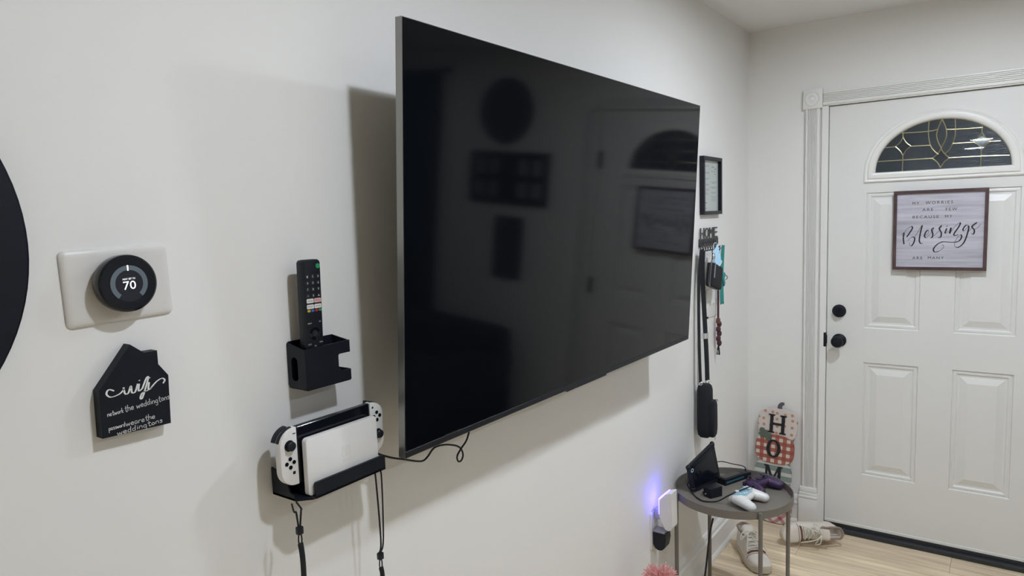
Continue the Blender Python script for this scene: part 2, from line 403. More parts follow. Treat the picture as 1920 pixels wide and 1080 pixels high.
# ================================================================== THE SETTING
TH = .12
fl = MB().box(0, XR, YB, 1.07, -.05, 0).box(0, XR, 1.07, D+.2, -.05, -.009).build('floor', 'plank')
struct(fl, 'light oak plank floor between the walls', 'floor')
pw = .18; y = 1.07; rowi = 0; plank_cache = {}
while y < D-.001:
    y2 = min(D+.0, y+pw); x = -[0., .55, .9, .3, .75][rowi % 5]
    while x < XR:
        xa, xb = max(0, x), min(XR, x+1.22)
        if xb-xa > .03:
            k = (round(xb-xa, 3), round(y2-y, 3))
            if k not in plank_cache:
                b = MB().box(0, xb-xa-.0012, 0, y2-y-.0012, -.009, 0, .0008, 1); me = bpy.data.meshes.new('plank'); b.bm.to_mesh(me); b.bm.free(); plank_cache[k] = me
            o = obj('plank', plank_cache[k], 'plank', fl); o.location = (xa, y, 0)
        x += 1.22
    y = y2; rowi += 1

struct(MB().box(-TH, 0, YB, D+TH, 0, H).build('wall_left', 'wall'), 'white painted wall carrying the television', 'wall')
DX0, DX1, DZ1 = .362, 1.298, 2.092          # rough opening of the front door
b = MB().box(0, DX0, D, D+TH, 0, H).box(DX1, XR, D, D+TH, 0, H).box(DX0, DX1, D, D+TH, DZ1, H)
struct(b.build('wall_front', 'wall'), 'white painted wall around the front door', 'wall')
struct(MB().box(XR, XR+TH, YB, D+TH, 0, H).build('wall_right', 'wall'), 'white wall on the far side of the room', 'wall')
struct(MB().box(0, XR, YB-TH, YB, 0, H).build('wall_back', 'wall'), 'white wall at the back of the room', 'wall')

# ceiling with round cut-outs for the recessed lamps
LAMPS = [(1.0, 2.44, 'recessed round ceiling lamp nearest the front door'), (1.06, .78, 'recessed round ceiling lamp above the near end of the television'),
         (2.60, 2.75, 'recessed round ceiling lamp over the dark sofa'), (2.60, 1.85, 'recessed round ceiling lamp in the middle of the living area'), (2.60, .95, 'recessed round ceiling lamp at the near end of the living area')]
holes = [ell(lx, ly, .078, .078, 24) for lx, ly, _ in LAMPS]
ce = MB().prism([(0, YB), (XR, YB), (XR, D), (0, D)], H, H+.02, holes=holes)
struct(ce.build('ceiling', 'ceil'), 'plain white ceiling with recessed lamps', 'ceiling')
lamp0 = None
for i, (LX, ly, lab) in enumerate(LAMPS):
    if i == 0:
        t = thing('recessed_lamp', lab, 'ceiling lamp', MZ(LX, ly, H), 'recessed ceiling lamps'); lamp0 = t
        MB().lathe([(.074, .001), (.074, .06), (.0745, .062), (.078, .062), (.078, .001), (.074, .001)], 32).build('can', 'white_plastic', t, True)
        MB().lathe([(.0470, .0005), (.0500, -.0015), (.0735, -.003), (.092, -.003), (.094, 0), (.0740, 0), (.0470, .003), (.0470, .0005)], 32).build('trim_ring', 'white_plastic', t, True)
        MB().lathe([(0, .001), (.0445, .001), (.0460, .003), (.0460, .012), (0, .012)], 32).build('lens', 'lens_entry', t, True)
    else:
        o = copy_tree(lamp0); o.location = (LX, ly, H); o['label'] = lab
        for c in o.children:
            if c.name.startswith('lens'):
                c.data = c.data.copy(); c.data.materials[0] = M['lens_living' if LX > 2 else 'lens']

for k, (x, y_, lab) in enumerate(((.80, -4.40, 'wide flush ceiling lamp far down the room behind the camera'), (.66, -6.15, 'wide flush ceiling lamp nearest the back wall'))):
    t = thing('flush_ceiling_lamp', lab, 'ceiling lamp', MZ(x, y_, H), 'flush ceiling lamps at the back of the room')
    MB().lathe([(0, -.001), (.145, -.001), (.145, -.022), (.138, -.026), (.136, -.018), (0, -.018)], 48).build('housing', 'white_plastic', t, True)
    MB().lathe([(0, -.024), (.132, -.024), (.136, -.019), (0, -.019)], 48).build('diffuser', 'lens_flush', t, True)

# baseboards
def baseboard(name, pts, label, path):
    mb = MB(); mb.loft([[(p[0]*nx+ox, p[0]*ny+oy, p[1]) for p in pts] for ox, oy, nx, ny in path], True, True)
    return struct(mb.build(name, 'trim'), label, 'baseboard')
BP = [(0, 0), (.026, 0), (.026, .014), (.022, .022), (.016, .026), (.016, .098), (.019, .104), (.019, .112), (.012, .118), (.012, .134), (.006, .146), (0, .15)]
baseboard('baseboard_left', BP, 'tall moulded white baseboard along the television wall', [(0, YB, 1, 0), (0, D-.0, 1, 0)])
baseboard('baseboard_front', BP, 'short white baseboard between the corner and the door casing', [(.027, D, 0, -1), (.254, D, 0, -1)])
baseboard('baseboard_right', BP, 'white baseboard to the right of the front door', [(1.408, D, 0, -1), (XR, D, 0, -1)])

# door casing: fluted boards, corner blocks, plinth blocks
def fluted(w, length):
    poly = [(0, 0), (0, .016), (.004, .019)]
    n = 6; a = .010; s = (w-2*a)/n
    for i in range(n):
        x = a+i*s; poly += [(x, .019), (x+.0016, .0125), (x+s-.0032, .0125), (x+s-.0016, .019)]
    poly += [(w-.004, .019), (w, .016), (w, 0)]
    return poly
FW = .064
def casing(name, mw, length, label):
    mb = MB(); pts = fluted(FW, length)
    mb.loft([[(p[0], 0, p[1]) for p in pts], [(p[0], length, p[1]) for p in pts]], True, True)
    o = mb.build(name, 'trim'); o.matrix_world = mw; return struct(o, label, 'door casing')
casing('trim_1', MF(.272, .205), 2.076-.205, 'fluted white casing board left of the front door')
casing('trim_2', MF(1.330, .205), 2.076-.205, 'fluted white casing board right of the front door')
casing('trim_3', MF(.350, 2.152) @ Matrix.Rotation(-PI/2, 4, 'Z'), 1.316-.350, 'fluted white casing board above the front door')
def rosette(name, x, label):
    o = MB().box(0, .086, 0, .092, 0, .023, .002).lathe([(.034, .023), (.034, .026), (.031, .028), (.027, .024), (.022, .024), (.018, .0275), (.013, .0285), (.010, .025), (.006, .0265), (0, .029)], 32, Matrix.Translation((.043, .046, 0))).build(name, 'trim', None, True)
    o.matrix_world = MF(x, 2.076); return struct(o, label, 'corner block')
rosette('trim_4', .262, 'white corner block with round rosette left above the door')
rosette('trim_5', 1.318, 'white corner block with round rosette right above the door')
def plinth(name, x, label):
    o = MB().box(0, .090, 0, .150, 0, .030, .002).box(0, .090, .150, .164, 0, .033, .004).box(.002, .088, .164, .178, 0, .028, .004).box(.004, .086, .178, .205, 0, .025, .004).build(name, 'trim', None, True)
    o.matrix_world = MF(x, 0); return struct(o, label, 'plinth block')
plinth('trim_6', .258, 'white plinth block at the foot of the left door casing')
plinth('trim_7', 1.320, 'white plinth block at the foot of the right door casing')
# jambs and threshold
j = MB().box(.345, .3735, D-.012, D+TH, .0, 2.086).box(1.2875, 1.316, D-.012, D+TH, .0, 2.086).box(.345, 1.316, D-.012, D+TH, 2.084, 2.096)
struct(j.build('trim_8', 'trim'), 'white door jamb around the slab', 'door jamb')
t = MB().box(.3735, 1.2875, D-.022, D+TH, .0, .022, .003).box(.3735, 1.2875, D+.004, D+TH, .022, .040, .002).build('trim_9', 'threshold')
struct(t, 'dark metal threshold under the front door', 'threshold')

# ------------------------------------------------------------------ the front door
FANC = (.829, 1.758); FRX, FRY = .2555, .217
dx0, dx1, dz0, dz1 = .376, 1.285, .052, 2.081
door = thing('door_1', 'white front door with half-round leaded window', 'door', MF(0, 0, D+.006)); door['kind'] = 'structure'
PX = [(.539, .765), (.897, 1.122)]; PZ = [(.309, .865), (1.030, 1.668)]
xs = [dx0, PX[0][0], PX[0][1], PX[1][0], PX[1][1], dx1]; zs = [dz0, PZ[0][0], PZ[0][1], PZ[1][0], PZ[1][1], 1.70, dz1]
mb = MB(); t = bmesh.new()
def quad(pts): t.faces.new([t.verts.new(p) for p in pts])
for i in range(5):
    for k in range(6):
        if i in (1, 3) and k in (1, 3): continue
        if k == 5 and 1 <= i <= 3: continue
        quad([(xs[i], zs[k], 0), (xs[i+1], zs[k], 0), (xs[i+1], zs[k+1], 0), (xs[i], zs[k+1], 0)])
fan_out = ell(FANC[0], FANC[1], FRX+.012, FRY+.012, 40, 0, 180)   # opening outline
cx, cz = FANC[0], FANC[1]+.06
rx0, rx1, rz0, rz1 = xs[1], xs[4], 1.70, dz1
def to_rect(p):
    dx, dz = p[0]-cx, p[1]-cz; k = 1e9
    if dx > 1e-9: k = min(k, (rx1-cx)/dx)
    if dx < -1e-9: k = min(k, (rx0-cx)/dx)
    if dz > 1e-9: k = min(k, (rz1-cz)/dz)
    if dz < -1e-9: k = min(k, (rz0-cz)/dz)
    return (cx+dx*k, cz+dz*k)
op = fan_out + [(FANC[0]-FRX-.012+(2*FRX+.024)*i/20, FANC[1]-.012) for i in range(0, 21)]
for i in range(len(op)):
    a, c = op[i], op[(i+1) % len(op)]; ra, rc = to_rect(a), to_rect(c)
    pts = [a, ra]
    for cor in ((rx0, rz0), (rx1, rz0), (rx0, rz1), (rx1, rz1)):
        if abs(ra[0]-rc[0]) > 1e-5 and abs(ra[1]-rc[1]) > 1e-5 and (abs(ra[0]-cor[0]) < 1e-5 or abs(ra[1]-cor[1]) < 1e-5) and (abs(rc[0]-cor[0]) < 1e-5 or abs(rc[1]-cor[1]) < 1e-5): pts.append(cor)
    pts += [rc, c]
    try: quad([(p[0], p[1], 0) for p in pts])
    except Exception: pass
for f in t.faces:
    f.normal_update()
    if f.normal.z < 0: f.normal_flip()
mb._merge(t)
mb.box(dx0, dx0+.004, dz0, dz1, -.044, -.0001).box(dx1-.004, dx1, dz0, dz1, -.044, -.0001).box(dx0, dx1, dz1-.004, dz1, -.044, -.0001)
mb.box(dx0, xs[1]-.03, dz0, dz1, -.044, -.04).box(xs[4]+.03, dx1, dz0, dz1, -.044, -.04).box(xs[1]-.03, xs[4]+.03, dz0, 1.72, -.044, -.04)
mb.build('door_slab', 'door', door)
PROF = [(0, 0), (.004, -.0075), (.011, -.005), (.017, -.0055), (.022, -.0105), (.030, -.0105), (.058, -.0015)]
for x0, x1 in PX:
    for z0, z1 in PZ:
        rings = [[(x0+i, z0+i, d), (x1-i, z0+i, d), (x1-i, z1-i, d), (x0+i, z1-i, d)] for i, d in PROF]
        m2 = MB(); t = bmesh.new(); rr = [[t.verts.new(p) for p in r] for r in rings]
        for a, c in zip(rr, rr[1:]):
            for q in range(4): t.faces.new((a[q], a[(q+1) % 4], c[(q+1) % 4], c[q]))
        t.faces.new(rr[-1]); bmesh.ops.recalc_face_normals(t, faces=t.faces[:])
        for f in t.faces:
            f.normal_update()
        if sum(f.normal.z for f in t.faces) < 0: bmesh.ops.reverse_faces(t, faces=t.faces[:])
        m2._merge(t); m2.build('door_panel', 'door', door)
# half-round frame
def fan_outline(e, n=44, dz=0.):      # offset outline of the half ellipse
    arc = ell(FANC[0], FANC[1], FRX+e, FRY+e, n, 0, 180)
    return [(FANC[0]+FRX+e, FANC[1]-e*.95)]+arc+[(FANC[0]-FRX-e, FANC[1]-e*.95)]
fw = MB()
prof = [(.046, 0.), (.046, .006), (.040, .010), (.036, .008), (.031, .008), (.027, .013), (.014, .015), (.006, .012), (0, .004), (0, -.035), (.010, -.035)]
fw.loft([[(p[0], p[1], d) for p in fan_outline(e)] for e, d in prof], True, False)
fanw = fw.build('window_frame', 'trim', door, True)
FAN = [
[(.682,1.7563),(.6832,1.8083),(.6831,1.8305)],
[(.682,1.9101),(.694,1.8869),(.7139,1.8675)],
[(.7139,1.8675),(.6964,1.8517),(.6828,1.8287)],
[(.6831,1.8287),(.6718,1.85),(.6515,1.8714)],
[(.6515,1.8714),(.671,1.8871),(.682,1.9101)],
[(.682,1.9083),(.6815,1.9341)],
[(.6767,1.9287),(.7797,1.9263),(.8157,1.9318)],
[(.6131,1.8691),(.6542,1.87)],
[(.7107,1.8674),(.7907,1.8645)],
[(.5803,1.8091),(.6842,1.8082),(.8016,1.8074)],
[(.7811,1.9749),(.7797,1.9299),(.782,1.8971),(.7892,1.8639),(.8023,1.841),(.82,1.8223)],
[(.8785,1.9715),(.8804,1.9271),(.8797,1.8952),(.8714,1.8639),(.8598,1.8399),(.8433,1.8226)],
[(.8301,1.975),(.8171,1.937),(.8116,1.9088),(.817,1.8795),(.8319,1.8458)],
[(.8301,1.975),(.8433,1.9415),(.8487,1.9124),(.8448,1.8842),(.8287,1.8461)],
[(.8302,1.8477),(.8288,1.8425),(.8138,1.822),(.7969,1.807)],
[(.7969,1.807),(.8162,1.7893),(.8293,1.7637)],
[(.8293,1.7637),(.8427,1.7873),(.8614,1.8046)],
[(.8614,1.8046),(.8449,1.8214),(.8287,1.8461)],
[(.8452,1.9285),(.8804,1.9253),(.9788,1.9228)],
[(.8714,1.8653),(.9491,1.8637)],
[(.8583,1.8045),(.9751,1.8029),(1.0747,1.7993)],
[(.9759,1.7547),(.976,1.8022),(.9766,1.8319)],
[(.9765,1.9035),(.9639,1.8803),(.9452,1.8644)],
[(.9452,1.8644),(.9648,1.8522),(.9767,1.8284)],
[(.9767,1.8284),(.9884,1.8466),(1.0088,1.8629)],
[(1.0088,1.8629),(.9904,1.8778),(.9765,1.9035)],
[(.9766,1.9),(.9754,1.9287)],
[(1.0039,1.8623),(1.0428,1.8612)]]
came = MB()
for s in FAN: came.tube([(p[0], p[1], -.004) for p in s], .0024, 6, 5)
came.tube([(p[0], p[1], -.004) for p in fan_outline(.0005)], .0025, 6, 1, True, False)
came.build('came', 'brass', door, True, label='brass lead lines of the half-round window')
# panes: cut the half-round by the came lines
vs, es = [], []
def add_path(P, close=False):
    k = len(vs); vs.extend(Vector((p[0], p[1])) for p in P)
    es.extend((k+i, k+i+1) for i in range(len(P)-1))
    if close: es.append((k+len(P)-1, k))
outl = fan_outline(.001)
add_path(outl, True); nout = len(outl)
for s in FAN: add_path([(v.x, v.y) for v in smooth_path([(p[0], p[1], 0) for p in s], 4)])
V, E, F, VO, EO, FO = geometry.delaunay_2d_cdt(vs, es, [], 0, 1e-6)
cons = set()
for e, oe in zip(E, EO):
    if oe: cons.add(tuple(sorted(e)))
def inpoly(p, pl):
    c = False
    for i in range(len(pl)):
        a, bq = pl[i], pl[i-1]
        if (a[1] > p[1]) != (bq[1] > p[1]) and p[0] < (bq[0]-a[0])*(p[1]-a[1])/(bq[1]-a[1])+a[0]: c = not c
    return c
tris = [f for f in F if inpoly((sum(V[i][0] for i in f)/3, sum(V[i][1] for i in f)/3), outl)]
e2t = {}
for ti, f in enumerate(tris):
    for q in range(3): e2t.setdefault(tuple(sorted((f[q], f[(q+1) % 3]))), []).append(ti)
comp = [-1]*len(tris); nc = 0
for s0 in range(len(tris)):
    if comp[s0] >= 0: continue
    st = [s0]; comp[s0] = nc
    while st:
        a = st.pop(); f = tris[a]
        for q in range(3):
            e = tuple(sorted((f[q], f[(q+1) % 3])))
            if e in cons: continue
            for o2 in e2t[e]:
                if comp[o2] < 0: comp[o2] = nc; st.append(o2)
    nc += 1
for c in range(nc):
    ff = [tris[i] for i in range(len(tris)) if comp[i] == c]
    area = sum(abs(geometry.area_tri(*(Vector((V[i][0], V[i][1], 0)) for i in f))) for f in ff)
    if area < 2e-5: continue
    t = bmesh.new(); ids = {}
    for f in ff: t.faces.new([ids.setdefault(i, t.verts.new((V[i][0], V[i][1], -.007))) if i not in ids else ids[i] for i in f])
    for v in [v for v in t.verts if not v.link_faces]: t.verts.remove(v)
    r = bmesh.ops.extrude_face_region(t, geom=t.faces[:]); bmesh.ops.translate(t, vec=(0, 0, .003), verts=[g for g in r['geom'] if isinstance(g, bmesh.types.BMVert)])
    bmesh.ops.recalc_face_normals(t, faces=t.faces[:])
    ctr = sum(V[f[0]][0] for f in ff)/len(ff), sum(V[f[0]][1] for f in ff)/len(ff)
    m2 = MB(); m2._merge(t)
    m2.build('pane', 'smooth_dark' if area < .0022 and 1.78 < ctr[1] < 1.96 and .65 < ctr[0] < 1.01 else 'rippled', door)
MB().prism(fan_outline(.0002), .0005, .0030).build('glazing', 'glass', door)
# weather sweep, handle set, hinges
MB().box(dx0, dx1, .040, .053, -.04, .003, .001).build('door_sweep', 'trim', door)
kb = MB().lathe([(0, 0), (.031, 0), (.031, .004), (.026, .009), (0, .009)], 32, Matrix.Translation((.430, 1.107, .001))).lathe([(.026, .009), (.026, .020), (.022, .024), (0, .0245)], 32, Matrix.Translation((.430, 1.107, .001))).build('deadbolt', 'black_metal', door, True)
MB().box(.4265, .4335, 1.093, 1.121, .022, .034, .002).build('thumb_turn', 'black_metal', kb)
MB().lathe([(0, 0), (.032, 0), (.032, .004), (.027, .009), (.013, .012), (.011, .030), (.018, .038), (.0265, .047), (.028, .056), (.024, .065), (.010, .0695), (0, .070)], 32, Matrix.Translation((.432, .9635, .001))).build('door_knob', 'black_metal', door, True)
MB().box(.3745, .3775, .945, .985, -.03, .004).box(.364, .3745, .93, 1.0, .0005, .0185, .001).build('strike_plate', 'black_metal', door)
for z in (.30, 1.06, 1.80):
    MB().cyl((1.2865, z-.05, .006), (1.2865, z+.05, .006), .007, seg=12).box(1.262, 1.2865, z-.05, z+.05, .0002, .002).build('hinge', 'black_metal', door, True)

# ================================================================== TELEVISION
a = Vector((.1328, .9220, 1.1511)); u = Vector((.0121, .9999, 0)).normalized(); v = Vector((.0589, -.0007, .9983)).normalized(); n = u.cross(v).normalized(); v = n.cross(u)
tvm = Matrix((u, v, n)).transposed().to_4x4(); tvm.translation = a
TL, THh = 1.4343, .8206
tv = thing('television', 'large flat black television switched off on the white wall', 'television', tvm)
MB().prism([(0, 0), (TL, 0), (TL, THh), (0, THh)], -.0177, -.0012, holes=[[(.0025, .0025), (TL-.0025, .0025), (TL-.0025, THh-.0025), (.0025, THh-.0025)]]).build('frame', 'grey_metal', tv, label='thin grey metal edge frame')
MB().box(.0024, TL-.0024, .0024, THh-.0024, -.016, -.008).build('panel_core', 'black_plastic', tv)
MB().box(.0012, TL-.0012, .0145, THh-.0012, -.009, 0, .0006, 1).build('screen', 'screen', tv, label='dark glossy screen reflecting the front door')
MB().box(.0012, TL-.0012, .0008, .0140, -.011, -.0002, .0008, 1).build('lower_bezel', 'black_plastic', tv)
lg = MB().box(.600, .816, -.0045, .002, -.014, -.001, .001, 1).build('sensor_bar', 'black_plastic', tv)
MB().sphere((.640, -.0035, -.0008), .0011, seg=8).build('standby_light', 'print_white', lg)
MB().box(.116, .162, .0150, .0162, -.001, .0006).build('maker_badge', 'chrome', tv)
hb = MB().box(.10, TL-.10, .05, THh-.16, -.050, -.0172, .008).box(.30, TL-.30, .10, .46, -.062, -.049, .006).build('back_housing', 'black_plastic', tv)
for i in range(9): MB().box(.16+i*.12, .24+i*.12, .58, .586, -.0515, -.0495).build('vent_slot', 'black_gloss', hb)
wm = MB().box(.46, .98, .22, .40, -.095, -.085, .002)
for x in (.52, .90): wm.box(x-.02, x+.02, .12, .50, -.086, -.0625, .002)
wm.box(.66, .78, .26, .36, -.125, -.094)
wm.build('wall_mount', 'black_metal', tv)

# ================================================================== THINGS LEFT OF THE TELEVISION
# big round black wall piece, cut by the left edge of the view
t = thing('round_wall_decor', 'large round black wall decoration left of the thermostat', 'wall decor', ML(.0694, 1.595))
MB().lathe([(0, .001), (.2985, .001), (.2985, .0165), (.2975, .0175), (0, .0175)], 96).build('disc', 'sign_black', t, True)
MB().lathe([(.2986, .001), (.300, .002), (.300, .016), (.2986, .0170), (.2986, .001)], 96).build('edge_band', 'black_metal', t, True)

# thermostat on its plate
t = thing('thermostat', 'round black thermostat reading 70 on a white wall plate', 'thermostat', ML(.4845, 1.5305, 0, math.radians(1.6)))
t_w, t_h = .1515, .1095
mb = MB()
rr = []
for e, z in ((0, 0), (0, .0022), (-.0015, .0042), (-.006, .0060), (-.012, .0064)):
    rr.append([(p[0], p[1], z) for p in rrect(-t_w/2-e, t_w/2+e, -t_h/2-e, t_h/2+e, .0085+e*.3, 5)])
mb.loft(rr, True, True); mb.build('wall_plate', 'offwhite_plastic', t, True)
tc = (-.0005, .0020)
T = Matrix.Translation((tc[0], tc[1], 0))
MB().lathe([(0, .0062), (.0365, .0062), (.0385, .009), (.0385, .012), (.036, .0135), (0, .0135)], 48, T).build('base', 'black_plastic', t, True)
MB().lathe([(.034, .0125), (.0405, .0135), (.0415, .017), (.0418, .029), (.0410, .0325), (.0385, .0345), (.034, .0345), (.034, .0125)], 64, T).build('ring', 'black_gloss', t, True)
MB().lathe([(0, .034), (.020, .0345), (.034, .0347), (.0385, .0344), (.0385, .033), (0, .033)], 64, T).build('face', 'black_gloss', t, True)
zt = .0352
MB().prism(ell(tc[0], tc[1], .0262, .0262, 48), zt-.0008, zt-.0001).build('display', 'disp_bg', t)
def arc_seg(r0, r1, a0, a1, cx, cy):
    return ell(cx, cy, r1, r1, 28, a0, a1)+ell(cx, cy, r0, r0, 28, a0, a1)[::-1]
mb = MB(); mb.prism(arc_seg(.0195, .0262, -50, 230, *tc), zt-.0001, zt+.0002); mb.build('dial_scale', 'disp_grey', t)
MB().box(tc[0]-.0009, tc[0]+.0009, tc[1]+.0185, tc[1]+.0265, zt, zt+.0005).build('set_mark', 'disp_white', t)
text('numerals', '70', tc[0]-.0088, tc[0]+.0088, tc[1]-.0085, tc[1]+.0035, zt+.0003, 'disp_white', t)
text('caption', 'HEAT SET TO', tc[0]-.0088, tc[0]+.0088, tc[1]+.0055, tc[1]+.0080, zt+.0003, 'disp_white', t)

# wifi house sign
t = thing('house_sign', 'small black house-shaped sign lettered wifi', 'sign', ML(.4353, 1.3102))
HP = [(.0011, .0723), (0, .0032), (.0993, 0), (.1016, .0752), (.0877, .0950), (.0878, .1160), (.0679, .1163), (.0491, .1317)]
MB().prism(HP[::-1], .0008, .0198, .0006).build('board', 'sign_black', t)
WIFI = [[(0.4563, 1.3788), (0.4491, 1.3821), (0.4456, 1.3765), (0.4511, 1.3708), (0.4633, 1.3727), (0.4705, 1.3788)], [(0.4695, 1.381), (0.4708, 1.3716), (0.4754, 1.3712), (0.48, 1.3809), (0.4806, 1.371), (0.4853, 1.3709), (0.4901, 1.382)], [(0.492, 1.3816), (0.4904, 1.371), (0.496, 1.3734)], [(0.4927, 1.387), (0.4929, 1.3856)], [(0.496, 1.3734), (0.5027, 1.3869), (0.5061, 1.3888), (0.5025, 1.3776), (0.4948, 1.3594), (0.492, 1.3601), (0.4954, 1.3666), (0.5043, 1.3689)], [(0.5066, 1.3807), (0.5047, 1.3698), (0.5098, 1.372)], [(0.5079, 1.3877), (0.5081, 1.3864)], [(0.5077, 1.3708), (0.5177, 1.3793), (0.5263, 1.3825), (0.5303, 1.3789), (0.5272, 1.3745)]]
mb = MB()
for k, s in enumerate(WIFI):
    mb.ribbon([(p[0]-.4353, p[1]-1.3102) for p in s], .0019, .0202, 6, lambda q, d: (.55+.9*abs(d.y)) if len(s) > 2 else 1.1)
mb.build('wifi_lettering', 'print_white', t)
mb = MB(); handwrite(mb, 'network', .0085, .0315, .0335, .0342, .0036, .0202, .0007); handwrite(mb, 'password', .0088, .0320, .0128, .0134, .0034, .0202, .0007); mb.build('printed_words', 'print_white', t)
mb = MB(); handwrite(mb, 'the weddingtons', .0325, .1005, .0345, .0385, .0045, .0203, .0010, .0004)
handwrite(mb, 'wearethe', .0325, .0760, .0128, .0142, .0042, .0203, .0010, .0004)
handwrite(mb, 'weddingtons', .0195, .0870, .0030, .0050, .0040, .0203, .0010, .0004); mb.build('chalk_writing', 'chalk', t)

# remote control holder
t = thing('remote_holder', 'black open-sided wall caddy holding the remote control', 'remote holder', ML(.7660, 1.3120))
hw, hh, hd = .104, .0745, .050
MB().prism(rrect(0, .080, 0, .0850, .006), .0008, .0026).build('back_plate', 'black_metal', t)
MB().box(.004, hw, -.002, .0005, .0026, hd).build('floor_plate', 'black_metal', t)
ms = Matrix(((0, 0, 1, 0), (0, 1, 0, 0), (-1, 0, 0, 0), (0, 0, 0, 1)))   # prism XY -> (-z... ) side walls: poly x = -depth
def side(x0, x1, poly, holes, name):
    mb = MB(); mb.prism([(-p[0], p[1]) for p in poly], x0, x1, holes=[[(-p[0], p[1]) for p in h] for h in holes] or None, m=Matrix(((0, 0, 1, 0), (0, 1, 0, 0), (-1, 0, 0, 0), (0, 0, 0, 1))))
    return mb.build(name, 'black_metal', t)
side(0, .002, [(.0026, 0), (.044, 0), (.050, .005), (.050, .0735), (.0026, .083)], [rrect(.012, .030, .014, .058, .0085)], 'side_panel')
side(hw-.002, hw, [(.0026, 0), (.044, 0), (.050, .003), (.050, .0205), (.0026, .0205)], [], 'side_panel')
MB().box(.078, hw, .053, .083, .0026, .0046).build('upper_rail', 'black_metal', t)
side(hw-.002, hw, [(.0026, .053), (.050, .053), (.050, .0755), (.0026, .083)], [], 'side_panel')
MB().prism([(.0, .0), (hw, .0), (hw, .0200), (.088, .0200), (.0795, .0225), (.0755, .0300), (.0755, .0500), (.0775, .0530), (hw, .0530), (hw, .0760), (0, .0740)], .050, .0522).build('front_panel', 'black_metal', t)
MB().cyl((.0195, .012, .028), (.0195, .050, .028), .0011, seg=8).sphere((.0195, .051, .028), .0016, seg=8).build('pin', 'chrome', t)  # bright chrome rod added to stand in for light shining in the side slot

# remote control
rm = Matrix.Translation((.030, .7760, 1.3290)) @ Matrix(((0, 0, 1), (1, 0, 0), (0, 1, 0))).to_4x4() @ Matrix.Rotation(math.radians(-.4), 4, 'Z') @ Matrix.Rotation(math.radians(1.0), 4, 'X')
t = thing('remote_control', 'slim black remote control standing in the wall caddy', 'remote control', rm)
RW, RH = .0385, .2170
rr = [[(p[0], p[1], z) for p in rrect(-e, RW+e, -e, RH+e, max(.002, .0075+e), 5)] for e, z in ((-.006, -.008), (-.001, -.005), (0, .002), (0, .0125), (-.0012, .0145), (-.002, .0148))]
MB().loft(rr, True, True).build('body', 'black_plastic', t, True)
zf = .0148
MB().cyl((.0315, RH-.012, zf-.001), (.0315, RH-.012, zf+.0012), .0045, seg=20).build('power_button', 'btn_green', t)
gy = RH-.0305
for r_, row in enumerate(('123', '456', '789', '.0-')):
    for c_, ch in enumerate(row):
        x = .0075+c_*.0118; yv = gy-r_*.0115
        k = MB().prism(rrect(x-.0038, x+.0038, yv-.0035, yv+.0035, .0015, 2), zf-.0005, zf+.0006).build('number_key', 'btn_dark', t)
        text('digit', ch, x-.0011, x+.0011, yv-(.0018 if ch != '.' else .0004), yv+(.0018 if ch not in '.-' else .0004), zf+.0008, 'print_white', k)
for i, (nm, col, ink) in enumerate((('YouTube', 'white_plastic', 'print_black'), ('NETFLIX', 'netflix_pink', 'red_ink'), ('Disney+', 'white_plastic', 'print_black'), ('prime video', 'white_plastic', 'print_black'))):
    x = .0042+(i % 2)*.0164; yv = gy-.0462-.0105*(1+i//2)+.009
    k = MB().prism(rrect(x, x+.0150, yv, yv+.0078, .0015, 3), zf-.0005, zf+.0008).build('app_key', col, t)
    text('app_name', nm, x+.0020, x+.0130, yv+.0025, yv+.0054, zf+.0010, ink, k)
for i, c in enumerate(('btn_yellow', 'btn_blue', 'btn_red', 'btn_green')):
    x = .0050+i*.0083; yv = gy-.0640
    MB().prism(rrect(x, x+.0064, yv, yv+.0042, .0018, 3), zf-.0005, zf+.0008).build('colour_key', c, t)
MB().lathe([(.0065, 0), (.0115, .0006), (.0118, 0)], 32, Matrix.Translation((.0192, gy-.104, zf))).build('navigation_ring', 'black_gloss', t, True)
MB().cyl((.0192, gy-.104, zf-.001), (.0192, gy-.104, zf+.0012), .0052, seg=24).build('select_key', 'btn_dark', t)
for x, yv, s in ((.0085, gy-.0845, 'INPUT'), (.0310, gy-.0830, 'o'), (.0070, gy-.1225, 'BACK'), (.0192, gy-.1270, 'TV'), (.0320, gy-.1210, 'HOME'), (.0080, gy-.1370, '+'), (.0315, gy-.1350, '+'), (.0080, gy-.1440, 'VOL'), (.0315, gy-.1420, 'CH')):
    k = MB().prism(rrect(x-.0036, x+.0036, yv-.0024, yv+.0024, .0012, 2), zf-.0005, zf+.0005).build('function_key', 'btn_dark', t)
    wd = .0008*len(s)+.0005; text('key_legend', s, x-wd, x+wd, yv-.0009, yv+.0009, zf+.0007, 'print_white', k)

# ------------------------------------------------------------------ game console on its wall bracket
t = thing('console_bracket', 'black wall bracket cradling the white console dock', 'bracket', ML(.690, 1.128))
MB().prism(rrect(.040, .215, 0, .085, .02), .0008, .0035).build('back_plate', 'black_metal', t)
ms2 = Matrix(((1, 0, 0, 0), (0, 0, 1, 0), (0, -1, 0, 0), (0, 0, 0, 1)))
